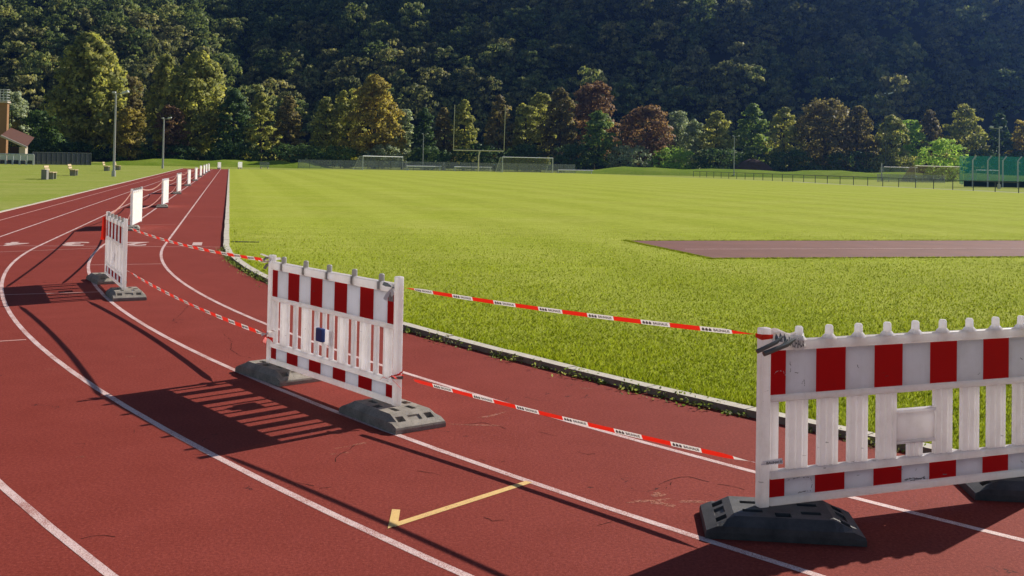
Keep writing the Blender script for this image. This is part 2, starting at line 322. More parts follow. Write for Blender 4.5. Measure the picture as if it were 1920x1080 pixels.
for pts in ([(352, 574), (338, 590), (322, 602), (336, 606), (352, 604)], [(420, 627), (436, 640), (432, 655), (452, 668), (478, 672)], [(628, 866), (632, 855), (655, 842), (672, 832)], [(925, 868), (962, 862)], [(873, 795), (905, 792), (938, 800), (960, 806)],
            [(1080, 846), (1100, 852), (1132, 850)], [(1236, 908), (1262, 897), (1290, 893), (1330, 904), (1372, 911), (1410, 922)], [(1262, 897), (1245, 925)], [(905, 970), (925, 976), (965, 974)], [(782, 882), (815, 888), (840, 897)], [(1440, 640 + 260), (1480, 918)], [(560, 905), (600, 915), (640, 912)], [(1010, 760 + 50), (1070, 822)], [(150, 1010), (200, 1002), (230, 1012)], [(1120, 985), (1160, 975), (1200, 978)]): crack(pts)
tag(ck.build('track_cracks', mat('open_crack', (.05, .015, .012), .9, .05)[0]), kind='structure')
wk = MB()
for (x, y, w_, h_, a_) in ((1210, 940, .30, .035, .25), (1236, 927, .09, .05, .9), (1295, 940, .20, .030, 0), (1245, 945, .12, .05, -.4), (925, 778, .30, .03, .8), (890, 797, .34, .02, 0), (930, 798, .14, .02, .2), (660, 835, .22, .018, .8), (640, 850, .14, .016, .5), (95, 692, .14, .02, 0), (250, 668, .2, .02, 0), (1500, 998 + 10, .12, .02, 0), (1098, 690 + 38, .1, .02, 0), (150, 857, .05, .02, .4)):
    c_ = at(x, y, .0009)
    for j in range(5):
        o_ = Vector((rr.uniform(-.4, .4) * w_, rr.uniform(-.6, .6) * h_, 0)); o_.rotate(Matrix.Rotation(a_, 3, 'Z')); n_ = 9; L2 = w_ * rr.uniform(.2, .45); H2 = h_ * rr.uniform(.2, .55); R1 = Matrix.Rotation(a_ + rr.uniform(-.2, .2), 3, 'Z')
        wk.add([c_ + o_ + R1 @ Vector((math.cos(t) * L2 * rr.uniform(.6, 1.1), math.sin(t) * H2 * rr.uniform(.5, 1.2), .0001 * j)) for t in [6.283 * q / n_ for q in range(n_)]], [tuple(range(n_))])
wm = simple('pale_worn_tartan', (.42, .17, .12), .9, .05, 60, .4); nt = wm.node_tree; tb_ = nd(nt, 'ShaderNodeBsdfTransparent'); mx_ = nd(nt, 'ShaderNodeMixShader')
nt.links.new(ramp(nt, noise(nt, 38, 5, .75, pos(nt)), [(.43, (0, 0, 0)), (.53, (.8, .8, .8))]), mx_.inputs[0]); nt.links.new(tb_.outputs[0], mx_.inputs[1]); nt.links.new(nt.nodes['Principled BSDF'].outputs[0], mx_.inputs[2]); nt.links.new(mx_.outputs[0], nt.nodes['Material Output'].inputs[0])
tag(wk.build('worn_patches', wm), kind='structure')
# infield
fp = [so(SEND - 3, .06)] + [at(x, y) for x, y in ((560, 319), (720, 319.5), (880, 321), (1040, 323.5), (1100, 326), (1200, 330), (1480, 341), (1563, 346), (1700, 352.5), (1920, 362.5))] + [so(40, 71), so(0, 71), so(-25, 69)]
fp += [CEN + (-N * math.cos(a) - D * math.sin(a)) * (RAD - .06) for a in np.linspace(1.75, 0, 80)]
b = MB(); b.add([(p.x, p.y, .03) for p in fp], [tuple(range(len(fp)))])
infield = tag(b.build('infield', M['lawn']), kind='structure')
b = MB(); b.add([so(.9, 9.5, .036), so(.9, 66, .036), so(-3.9, 66, .036), so(-3.9, 9.5, .036)], [(0, 1, 2, 3)]); tag(b.build('runway', M['runway']), kind='structure')
b = MB(); seg(so(-1.7, 9.9, .042), so(-1.7, 66, .042), .05, 0, b); tag(b.build('runway_line', M['line']), kind='structure')
b = MB(); q = at(460, 453.5, .034); b.box((0, 0, 0), (.6, .14, .01)); o = b.build('drain_slot', simple('black_drain_grate', (.02, .02, .02), .7, .2)); o.location = q; o.rotation_euler.z = .06; tag(o, 'narrow black drain slot in the lawn beside the kerb', 'drain')
# kerb : concrete strips with joints
def kerb(name, o0, w, hh, step, mats, a1=1.75, s1=SEND):
    mb = MB(); segs = []
    s = s1
    while s > 0: segs.append((('s', s), ('s', max(0, s - step)))); s -= step
    a = 0; da = step / RAD
    while a < a1: segs.append((('a', a), ('a', min(a1, a + da)))); a += da
    rr = random.Random(3)
    for (k0, t0), (k1, t1) in segs:
        j = rr.uniform(-.006, .006); dz = rr.uniform(-.006, .004); e = .006 / (1 if k0 == 's' else RAD)
        t0 = t0 - e if k0 == 's' else t0 + e; t1 = t1 + e if k0 == 's' else t1 - e
        f = lambda o, t, z: ringpt(o, s=t, z=z) if k0 == 's' else ringpt(o, ang=t, z=z)
        v = [f(o0 + j, t0, -.03), f(o0 + j, t0, hh + dz), f(o0 + w + j, t0, hh + dz), f(o0 + w + j, t0, -.03), f(o0 + j, t1, -.03), f(o0 + j, t1, hh + dz), f(o0 + w + j, t1, hh + dz), f(o0 + w + j, t1, -.03)]
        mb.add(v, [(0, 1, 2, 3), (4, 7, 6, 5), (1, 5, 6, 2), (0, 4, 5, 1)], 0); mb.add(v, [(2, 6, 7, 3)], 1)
    return tag(mb.build(name, mats), kind='structure')
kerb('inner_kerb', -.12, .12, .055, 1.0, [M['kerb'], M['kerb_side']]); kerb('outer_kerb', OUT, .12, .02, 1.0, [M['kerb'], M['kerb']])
# grassy verge left of the track
b = MB(); A = path_pts(OUT + .12, .008); B = path_pts(OUT + 60, .008); b.add(A + B, [(i, i + 1, len(A) + i + 1, len(A) + i) for i in range(len(A) - 1)]); tag(b.build('grass_verge', M['meadow']), kind='structure')
# path beyond the infield on the right
b = MB(); q = [at(x, y) for x, y in ((1100, 326.3), (1200, 330.2), (1480, 341.2), (1563, 346.2), (1700, 352.7), (2100, 370.5))]; q2 = [p + N * 1.6 - D * .0 for p in q]
b.add([(p.x, p.y, .02) for p in q] + [(p.x, p.y, .02) for p in q2], [(i, i + 1, len(q) + i + 1, len(q) + i) for i in range(len(q) - 1)]); tag(b.build('gravel_path', M['asphalt']), kind='structure')
def mound(name, pts, wid, hh, seed):
    "a low grass bank following pts"
    rr = random.Random(seed); mb = MB(); n = 0; rows = []
    P_ = []
    for i in range(len(pts) - 1):
        for t in np.linspace(0, 1, 14, endpoint=False): P_.append(pts[i].lerp(pts[i + 1], t))
    P_.append(pts[-1]); L = len(P_); K = 13
    for i, p_ in enumerate(P_):
        e = min(1, i / 6, (L - 1 - i) / 6); k = e * (1 + .13 * math.sin(i * .7 + seed) + rr.uniform(-.07, .07))
        for j in range(K):
            t = j / (K - 1); y = (t - .5) * wid; z = hh * k * max(0, math.sin(math.pi * t)) ** .8 - .06 + (rr.uniform(-.05, .05) if 0 < j < K - 1 else -.1)
            mb.v.append((p_.x, p_.y + y, z))
    for i in range(L - 1):
        for j in range(K - 1): mb.f.append((i * K + j, (i + 1) * K + j, (i + 1) * K + j + 1, i * K + j + 1)); mb.m.append(0)
    return tag(mb.build(name, M['bank'], smooth=True), kind='structure')
mound('grass_bank', [along(180, 215), along(380, 222), along(520, 225), along(620, 222)], 26, 1.25, 1)
mound('grass_bank', [along(1050, 222), along(1300, 215), along(1600, 205), along(1790, 200), along(2050, 195)], 24, 1.35, 2)
# hill
def hill(x, y):
    toe = 292 - .10 * x * (1 if x > 0 else .3)
    d = y - toe
    if d <= 0: return -.3
    sl = .70 + .18 * math.tanh((x - 25) / 70)
    return sl * d * min(1, d / 14) + 3 * math.sin(x * .031 + 1) * min(1, d / 60) + 2 * math.sin(x * .07 + y * .03) * min(1, d / 60)
xs = np.linspace(-420, 420, 85); ys = np.linspace(225, 560, 56)
mb = MB(); mb.v = [(x, y, hill(x, y)) for y in ys for x in xs]; nx = len(xs)
for j in range(len(ys) - 1):
    for i in range(nx - 1): mb.f.append((j * nx + i, j * nx + i + 1, (j + 1) * nx + i + 1, (j + 1) * nx + i)); mb.m.append(0)
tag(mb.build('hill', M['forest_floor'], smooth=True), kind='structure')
# ------------------------------------------------------------------ foliage meshes
def soft_normals(me, S):
    me.polygons.foreach_set('use_smooth', [True] * len(me.polygons)); me.normals_split_custom_set_from_vertices(np.repeat(S, 4, 0).tolist())
def leaf_quads(rng, C, Nn, size, flat=.6):
    n = len(C); r = rng.normal(size=(n, 3)); a = np.cross(Nn, r); a /= np.linalg.norm(a, axis=1)[:, None] + 1e-9; b_ = np.cross(Nn, a)
    s = size * rng.uniform(.55, 1.35, (n, 1)); a = a * s; b_ = b_ * s * flat
    V = np.stack([C - a, C - b_ * .9 + a * .1, C + a, C + b_ + a * .1], 1).reshape(-1, 3)
    return V, np.arange(4 * n).reshape(-1, 4)
def crown_pts(rng, shape, w, hh, nl, per, lobe, inner=.25):
    "lobes spread over a crown envelope of half-width w, height hh (z from 0)"
    Cs = []; Ns = []; Rn = []; Sn = []
    for i in range(nl):
        t = rng.uniform(0, 1) ** .9
        if shape == 'round': prof = math.sin(math.pi * (.13 + .80 * t)) ** .62
        elif shape == 'cone': prof = (1 - t ** 1.9) ** .7 * min(1, (t + .14) * 5) + .05
        elif shape == 'poplar': prof = min(1, (t + .08) * 3.2) * (1 - t ** 3.2) ** .8 + .06
        else: prof = min(1, (t + .12) * 3) * (1 - t ** 2) ** .6
        th = rng.uniform(0, 2 * math.pi); rad = w * prof * (rng.uniform(.15, .7) if rng.uniform() < inner else rng.uniform(.66, .98))
        rad *= 1 + .18 * math.sin(3 * th + i * .1)
        lr = lobe * rng.uniform(.6, 1.35) * (0.6 + .4 * prof); c = np.array([math.cos(th) * rad, math.sin(th) * rad, t * hh])
        k = int(per * rng.uniform(.7, 1.3)); u = rng.normal(size=(k, 3)); u /= np.linalg.norm(u, axis=1)[:, None]; u[:, 2] = np.where(u[:, 2] < -.2, -u[:, 2] * .7, u[:, 2])
        rr = rng.uniform(.35, 1, (k, 1)) ** .5; str_ = np.array([1, 1, 1.5 if shape == 'poplar' else .8])
        Cs.append(c + u * rr * lr * str_); nn = u + rng.normal(size=(k, 3)) * .55; Ns.append(nn / np.linalg.norm(nn, axis=1)[:, None])
        sm = u + np.array([0, 0, .25]) + .35 * np.array([math.cos(th), math.sin(th), 0]) * min(1, rad / w) + rng.normal(size=(k, 3)) * .28; Sn.append(sm / np.linalg.norm(sm, axis=1)[:, None])
        Rn.append(np.clip(rng.uniform(.1, .9) * .55 + rng.uniform(0, 1, k) * .45, 0, 1))
    return np.concatenate(Cs), np.concatenate(Ns), np.concatenate(Rn), np.concatenate(Sn)
def crown_mesh(name, seed, shape, w, hh, nl, per, lobe, leaf, mt, inner=.25):
    rng = np.random.default_rng(seed); C, Nn, r, S = crown_pts(rng, shape, w, hh, nl, per, lobe, inner); V, Fc = leaf_quads(rng, C, Nn, leaf)
    me = fast_mesh(name, V, Fc, [mt], r); soft_normals(me, S); return me
def trunk_mesh(seed, z1, r0, w, limbs=5):
    rr = random.Random(seed); b = MB(); b.tube([(0, 0, -.5), (rr.uniform(-.1, .1), 0, z1 * .35), (rr.uniform(-.3, .3), rr.uniform(-.3, .3), z1 * .7), (0, 0, z1)], [r0 * 1.2, r0, r0 * .6, r0 * .15], 7)
    for i in range(limbs):
        a = rr.uniform(0, 6.28); z = z1 * rr.uniform(.25, .6); b.tube([(0, 0, z), (math.cos(a) * w * .35, math.sin(a) * w * .35, z + w * .4), (math.cos(a) * w * .75, math.sin(a) * w * .75, z + w * .7)], [r0 * .4, r0 * .25, r0 * .06], 5)
    me = bpy.data.meshes.new('trunk'); me.from_pydata(b.v, [], b.f); me.materials.append(M['bark']); return me
LM = {'green': leafmat('leaf_green', (0.110, 0.186, 0.052), (0.224, 0.327, 0.098), (0.484, 0.559, 0.170), .38),
      'olive': leafmat('leaf_olive', (0.204, 0.222, 0.075), (0.426, 0.444, 0.138), (0.848, 0.766, 0.232), .40),
      'brown': leafmat('leaf_brown', (.15, .13, .060), (.29, .245, .11), (.45, .37, .17), .42),
      'rust': leafmat('leaf_rust', (.18, .115, .07), (.32, .19, .115), (.46, .31, .17), .40),
      'gold': leafmat('leaf_gold', (0.240, 0.205, 0.052), (0.480, 0.394, 0.102), (0.787, 0.632, 0.171), .45),
      'dark': leafmat('leaf_dark', (0.055, 0.103, 0.045), (0.110, 0.186, 0.068), (0.224, 0.319, 0.110), .3),
      'silver': leafmat('leaf_silver', (0.224, 0.278, 0.186), (0.446, 0.521, 0.355), (0.800, 0.800, 0.632), .35),
      'bright': leafmat('leaf_bright', (0.224, 0.371, 0.072), (0.446, 0.670, 0.148), (0.800, 0.800, 0.336), .42)}
HM = [leafmat('hill_leaf_green', (0.096, 0.150, 0.060), (0.233, 0.292, 0.111), (0.588, 0.565, 0.229), .34, .5, .04), leafmat('hill_leaf_olive', (0.111, 0.134, 0.060), (0.261, 0.277, 0.120), (0.631, 0.565, 0.251), .34, .5, .04)]
# ---- hillside : 300 single trees and the rest of the wood
hmesh = [crown_mesh('hillside_crown', 50 + i, 'round' if i % 3 else 'dome', 1.0, 1.5 + .25 * (i % 3), 74, 26, .22, .075, HM[i % 2], .2) for i in range(7)]
rr = random.Random(11); cand = []
yy = 296.0
while yy < 440:
    stepx = 9.8 + rr.uniform(-.5, .5); x = -190 + rr.uniform(0, 8) - .12 * (yy - 300)
    while x < 205:
        px, py = x + rr.uniform(-3.2, 3.2), yy + rr.uniform(-3, 3); toe = 292 - .10 * px * (1 if px > 0 else .3)
        if py > toe + 3: cand.append((px, py, rr.random()))
        x += stepx
    yy += 7.4
def inview(x, y, z, mr=30):
    u = 960 + F * x / y; v = yh(u) - (z - H) * F / y; return -mr < u < 1920 + mr and v > -25 and v < 240
vis = [c for c in cand if inview(c[0], c[1], hill(c[0], c[1]) + 8)]; rest = [c for c in cand if c not in vis]
vis.sort(key=lambda c: c[1]); 
if len(vis) > 300: rest += vis[300:]; vis = vis[:300]
kinds = ['round dark green broadleaf tree rising from the shaded wooded hillside', 'dull olive broadleaf tree rising from the shaded wooded hillside']
for i, (x, y, r) in enumerate(vis):
    k = int(r * 7) % 7; o = bpy.data.objects.new('hillside_tree', hmesh[k]); link(o); s = rr.uniform(4.6, 6.9)
    o.location = (x, y, hill(x, y) + 1.0); o.scale = (s, s, s * rr.uniform(.95, 1.3)); o.rotation_euler = (0, 0, rr.uniform(0, 6.28)); tag(o, kinds[k % 2], 'tree', 'trees of one kind on the wooded hillside: ' + ('green' if k % 2 == 0 else 'olive'))
rng = np.random.default_rng(5); VV = []; FF = []; RR = []; SS = []; nb = 0
base = [crown_pts(np.random.default_rng(80 + i), 'round', 1, 1.5, 26, 20, .33, .2) for i in range(4)]
for j in range(max(1000, len(rest) + 500)):
    if j < len(rest): x, y = rest[j][0], rest[j][1]; s = rr.uniform(4.8, 6.6)
    else:
        x = rng.uniform(-230, 240); y = rng.uniform(288, 450); s = rng.uniform(2.8, 4.4)
        if hill(x, y) < .2: continue
    C, Nn, r, S = base[j % 4]; SS.append(S); C = C * s + np.array([x, y, hill(x, y) + .3]); V, Fc = leaf_quads(rng, C, Nn, .55)
    VV.append(V); FF.append(Fc + nb); RR.append(r); nb += len(V)
me = fast_mesh('hillside_forest', np.concatenate(VV), np.concatenate(FF), [HM[0]], np.concatenate(RR))
soft_normals(me, np.concatenate(SS)); tag(link(bpy.data.objects.new('hillside_forest', me)), 'dense dark woodland filling the slope between the larger hillside crowns', 'forest', kind='stuff')
# ---- single trees in front of the hill: px centre, depth, top y, half width px, base z lift, shape, colour, label
TR = [
 (165, 236, 62, 60, 'poplar', 'olive', 'tallest tree, broad olive green poplar behind the left lamp post'),
 (238, 252, 140, 30, 'round', 'brown', 'brownish tree top just right of the tallest poplar'),
 (243, 226, 200, 27, 'round', 'gold', 'small golden yellow tree right beside the left lamp post'),
 (308, 246, 102, 30, 'poplar', 'olive', 'slim poplar, left one of the pair above the second lamp post'),
 (368, 242, 98, 54, 'poplar', 'olive', 'broad yellow green poplar, right one of the pair above the second lamp post'),
 (320, 232, 196, 24, 'round', 'rust', 'low orange leaved tree behind the second lamp post'),
 (20, 238, 170, 26, 'round', 'silver', 'grey green tree behind the timber tower at the left edge'),
 (80, 245, 205, 34, 'round', 'dark', 'dark green tree behind the brown shed roof'),
 (30, 226, 225, 10, 'round', 'gold', 'small golden tree squeezed between timber tower and shed roof'),
 (438, 240, 165, 36, 'cone', 'dark', 'dark green tree right of the yellow green poplar'),
 (488, 238, 172, 30, 'cone', 'olive', 'olive tree above the far end of the barrier row'),
 (540, 236, 178, 27, 'cone', 'brown', 'orange brown pointed tree left of the left football goal'),
 (610, 240, 180, 30, 'cone', 'olive', 'olive pointed tree left of the left football goal, next to a taller one'),
 (652, 244, 165, 28, 'round', 'olive', 'rounded greyish olive tree directly left of the tall yellow topped tree'),
 (702, 236, 138, 50, 'cone', 'gold', 'tall tree with yellow top behind the left football goal'),
 (755, 242, 204, 18, 'round', 'silver', 'small silvery tree right of the left football goal'),
 (795, 240, 200, 24, 'cone', 'dark', 'dark pointed tree behind the thin floodlight pole'),
 (832, 238, 200, 20, 'cone', 'brown', 'brown tipped tree directly left of the left gridiron upright'),
 (870, 240, 186, 25, 'cone', 'olive', 'olive tree framed by the left gridiron upright'),
 (936, 238, 178, 29, 'cone', 'brown', 'brownish pointed tree behind the right gridiron upright'),
 (985, 240, 194, 24, 'round', 'olive', 'olive tree above the left post of the right football goal'),
 (1012, 246, 172, 26, 'round', 'olive', 'pale olive round tree left of the double peaked brown one'),
 (1050, 238, 163, 36, 'cone', 'brown', 'large brownish tree above the right end of the right football goal'),
 (1112, 246, 150, 38, 'round', 'rust', 'dark red tree standing highest right of the right football goal'),
 (1122, 234, 205, 34, 'cone', 'green', 'green tree standing in front of the dark red one'),
 (1212, 238, 197, 46, 'round', 'rust', 'reddish brown tree with visible trunk beside the dark gap'),
 (1272, 246, 207, 26, 'round', 'silver', 'pale green rounded tree right of the reddish brown one'),
 (1303, 242, 224, 20, 'round', 'silver', 'greyish tree between two pale crowns above the grass bank'),
 (1345, 238, 206, 34, 'cone', 'olive', 'olive tree behind the floodlight pole on the grass bank'),
 (1410, 242, 191, 34, 'cone', 'green', 'pointed green tree just right of the floodlight pole on the bank'),
 (1470, 238, 200, 32, 'cone', 'olive', 'olive green tree left of the large brown chestnut'),
 (1548, 238, 184, 48, 'round', 'brown', 'large round brown tree, widest crown on the right'),
 (1608, 236, 196, 34, 'cone', 'brown', 'brown tree joined to the right flank of the widest crown'),
 (1672, 234, 214, 33, 'cone', 'olive', 'olive tree directly under the high floodlight'),
 (1710, 242, 222, 24, 'round', 'bright', 'light green tree behind the small round bush'),
 (1745, 240, 204, 26, 'cone', 'brown', 'brownish tree above the brown netted goal'),
 (1808, 238, 193, 40, 'cone', 'olive', 'tall olive brown tree above the left edge of the green cage'),
 (1876, 236, 211, 24, 'cone', 'dark', 'dark green tree behind the floodlight pole by the cage'),
 (1922, 236, 224, 24, 'round', 'gold', 'pale yellowish tree at the right edge above the green cage'),
]
GR = 'row of separate trees behind the sports ground'
for i, (px, Y, ty, hw, shp, colr, lab) in enumerate(TR):
    base_z = 0; top = hgt(px, ty, Y); w = hw * Y / F * 1.1; lobe = {'poplar': .13, 'cone': .24, 'round': .30}[shp] * w * (1.5 if shp == 'poplar' else 1); zc = max(.8, top * .10)
    hh = top - zc - lobe * .5
    nl = int(110 + hh * w * .9) if shp != 'poplar' else int(220 + hh * w * 1.0)
    t = empty('tree', (along(px, Y).x, Y, -.1), 0); tag(t, lab, 'tree', GR)
    vol = hh * w
    me = crown_mesh('crown', 200 + i, shp, w, hh, nl, 40, lobe, .23 + .0015 * vol, LM[colr], .3); c = link(bpy.data.objects.new('crown', me), t); c.location = (0, 0, zc)
    link(bpy.data.objects.new('trunk', trunk_mesh(i, top * .8, .022 * top, w)), t)
def bush(px, Y, ty, hw, colr, lab, seed, name='bush', grp=None, cat='bush'):
    top = hgt(px, ty, Y); w = hw * Y / F; t = empty(name, (along(px, Y).x, Y, -.1)); tag(t, lab, cat, grp)
    me = crown_mesh('foliage', seed, 'round', w, top * .92, 120, 34, .25 * w, .22, LM[colr], .3); c = link(bpy.data.objects.new('foliage', me), t); c.location = (0, 0, .1)
    link(bpy.data.objects.new('stem', trunk_mesh(seed, top * .7, .1, w * .6)), t)
bush(1768, 190, 259, 42, 'bright', 'round light green bush between the brown netted goal and the green cage', 501)
for i, (px, ty, hw, c, lab) in enumerate([(250, 272, 42, 'green', 'low green shrubs under the golden tree by the left lamp post'), (330, 272, 44, 'dark', 'dark shrub at the foot of the slim poplar by the second lamp post'), (440, 268, 60, 'dark', 'dark undergrowth shrub above the far end of the barrier row'),
     (560, 272, 60, 'dark', 'dark shrub below the orange brown pointed tree'), (640, 274, 44, 'green', 'green shrub just left of the left football goal'), (718, 272, 40, 'silver', 'pale dry shrub seen through the left football goal'), (810, 274, 40, 'dark', 'dark shrub behind the thin floodlight pole'), (900, 270, 52, 'dark', 'dark shrub under the gridiron crossbar'),
     (990, 270, 44, 'dark', 'dark shrub behind the right football goal'), (1080, 272, 50, 'dark', 'dark shrub right of the right football goal'), (1180, 272, 46, 'silver', 'pale leafy shrub left below the reddish brown tree'), (1262, 276, 44, 'bright', 'light green shrub right below the reddish brown tree'), (1350, 280, 56, 'dark', 'dark shrub behind the pole on the grass bank'), (1480, 284, 60, 'dark', 'dark shrub below the olive tree on the bank'),
     (1590, 284, 60, 'dark', 'dark shrub under the widest brown crown'), (1680, 286, 46, 'olive', 'olive shrub under the high floodlight'), (1850, 284, 60, 'dark', 'dark shrub behind the green cage'), (1925, 284, 40, 'dark', 'dark shrub at the right edge behind the green cage'),
     (60, 262, 60, 'dark', 'dark shrub behind the grey fence and brown shed'), (140, 268, 50, 'dark', 'dark shrub behind the grey fence under the tallest poplar')]):
    bush(px, 231 + (i % 3), ty, hw, c, lab, 520 + i, 'shrub', 'shrubs at the foot of the tree row', 'shrub')
# ------------------------------------------------------------------ grass blades near the camera
def blades():
    rng = np.random.default_rng(9); n = 1000000
    # sample depth with density falling with distance
    u = rng.uniform(0, 1, n); Y0, Y1 = 5.6, 34.0; k = 1.0
    Y = (Y0 ** (-k) + u * (Y1 ** (-k) - Y0 ** (-k))) ** (-1 / k); X = rng.uniform(-.60, .95, n) * Y + rng.normal(size=n) * .02
    dx = X - CEN.x; dy = Y - CEN.y; s = (X - T0.x) * D.x + (Y - T0.y) * D.y; o = (X - T0.x) * N.x + (Y - T0.y) * N.y; r = np.hypot(dx, dy)
    ok = np.where(s < 0, r < RAD - .145, o > .145); e = rng.uniform(-.04, .04, n)
    ok &= ~((s > -3.9 + e) & (s < .9 + e) & (o > 9.5 + e)); ok &= rng.uniform(0, 1, n) > (Y - 11) / 22
    X, Y, o, s, r = X[ok], Y[ok], o[ok], s[ok], r[ok]
    n = len(X); d = np.hypot(X, Y); print('blades', n)
    edge = np.where(s < 0, RAD - r, o); tall = 1 + .8 * np.exp(-((edge - .2) / .15) ** 2)
    cl = .5 + .5 * np.sin(X * 1.7 + 1.3 * np.sin(Y * .9)) * np.sin(Y * 1.3 + X * .5)
    hh = rng.uniform(.012, .034, n) * tall * (.8 + .35 * cl); w = (.0016 + .00030 * d) * rng.uniform(.7, 1.3, n); a = rng.uniform(0, 2 * math.pi, n); ln = rng.uniform(.2, 1.1, n) * hh; b = rng.uniform(0, 2 * math.pi, n)
    P0 = np.stack([X - np.cos(a) * w, Y - np.sin(a) * w, np.full(n, .028)], 1); P1 = np.stack([X + np.cos(a) * w, Y + np.sin(a) * w, np.full(n, .028)], 1)
    P2 = np.stack([X + np.cos(b) * ln, Y + np.sin(b) * ln, .028 + hh], 1)
    m_ = 26000; so_ = rng.uniform(9.4, 42, m_) ** 1.0; ss_ = np.where(rng.uniform(size=m_) < .6, -3.9 - np.abs(rng.normal(size=m_)) * .05 + .02, .9 + np.abs(rng.normal(size=m_)) * .05 - .02)
    q_ = rng.uniform(size=m_) < .12; so_ = np.where(q_, 9.5 - np.abs(rng.normal(size=m_)) * .05 + .02, so_); ss_ = np.where(q_, rng.uniform(-4, 1, m_), ss_)
    bx = T0.x + D.x * ss_ + N.x * so_; by = T0.y + D.y * ss_ + N.y * so_; bh = rng.uniform(.015, .04, m_); bw = rng.uniform(.006, .012, m_); ba = rng.uniform(0, 6.28, m_); bb = rng.uniform(0, 6.28, m_)
    P0 = np.concatenate([P0, np.stack([bx - np.cos(ba) * bw, by - np.sin(ba) * bw, np.full(m_, .028)], 1)]); P1 = np.concatenate([P1, np.stack([bx + np.cos(ba) * bw, by + np.sin(ba) * bw, np.full(m_, .028)], 1)])
    P2 = np.concatenate([P2, np.stack([bx + np.cos(bb) * bh * .7, by + np.sin(bb) * bh * .7, .028 + bh], 1)]); n += m_; cl = np.concatenate([cl, np.full(m_, .4)])
    fl = np.cross(P1 - P0, P2 - P0)[:, 1] > 0; P0[fl], P1[fl] = P1[fl].copy(), P0[fl].copy()
    V = np.stack([P0, P1, P2], 1).reshape(-1, 3); rn = np.clip(rng.normal(.42, .2, n) + (cl - .5) * .25, 0, 1)
    me = fast_mesh('lawn_grass', V, np.arange(3 * n).reshape(-1, 3), [M['blade']], rn)
    me.polygons.foreach_set('use_smooth', [True] * n)
    nr = np.stack([rng.normal(size=n) * .30, rng.normal(size=n) * .30, np.ones(n)], 1); nr /= np.linalg.norm(nr, axis=1)[:, None]; me.normals_split_custom_set_from_vertices(np.repeat(nr, 3, 0).tolist())
    tag(link(bpy.data.objects.new('lawn_grass', me)), 'short bright green grass blades of the mown infield', 'grass', kind='stuff')
blades()
def weeds():
    rng = np.random.default_rng(4); C = []; 
    for i in range(560):
        a = rng.uniform(.02, .95) ; q = ringpt(rng.uniform(-.01, .03) + .03 * rng.uniform() ** 2, ang=a)
        dens = .5 + .5 * math.sin(a * 37) * math.sin(a * 91 + 2)
        if a < .30 and a > .12: dens = 1
        if rng.uniform() > dens: continue
        k = rng.integers(8, 30); sz = rng.uniform(.02, .085); C.append(np.stack([q.x + rng.normal(size=k) * sz, q.y + rng.normal(size=k) * sz, np.abs(rng.normal(size=k)) * sz * .55 + .004], 1))
    C = np.concatenate(C); Nn = rng.normal(size=C.shape); Nn[:, 2] = np.abs(Nn[:, 2]) + .3; Nn /= np.linalg.norm(Nn, axis=1)[:, None]
    V, Fc = leaf_quads(rng, C, Nn, .017, .5); me = fast_mesh('kerb_weeds', V, Fc, [M['weed']], rng.uniform(0, 1, len(Fc)))
    tag(link(bpy.data.objects.new('kerb_weeds', me)), 'small weeds sprouting along the foot of the concrete kerb', 'weeds', kind='stuff')
weeds()
# ------------------------------------------------------------------ barriers
U = .1948; L = 10 * U
ZB = dict(b0=.108, l0=.153, l1=.247, r1=.293, m0=.652, t0=.69, t1=.922, top=.978, peg=1.045, post0=.082, post1=1.046)
def slat_prof(cx, w, d=.034):
    "plan outline of a hollow slat with two grooves on both faces"
    x0, x1 = cx - w / 2, cx + w / 2; h = d / 2; g = .006
    xs = [(x0, h - .008), (x0 + .008, h)]; n = 2 if w > .07 else 0
    for i in range(n):
        c = x0 + w * (i + 1) / (n + 1); xs += [(c - .010, h), (c - .004, h - g), (c + .004, h - g), (c + .010, h)]
    xs += [(x1 - .008, h), (x1, h - .008)]
    return xs + [(x, -y) for x, y in xs[::-1]]
def board(t0, t1, mats, parent, name, z0, z1, half=.5):
    b = MB(); d = .011
    edges = [0] + [(k + .5) * U for k in range(10)] + [L]
    for i in range(len(edges) - 1):
        b.lohi((edges[i], -d, z0), (edges[i + 1], d, z1), i % 2)   # even index = red
    return b.build(name, mats, parent)
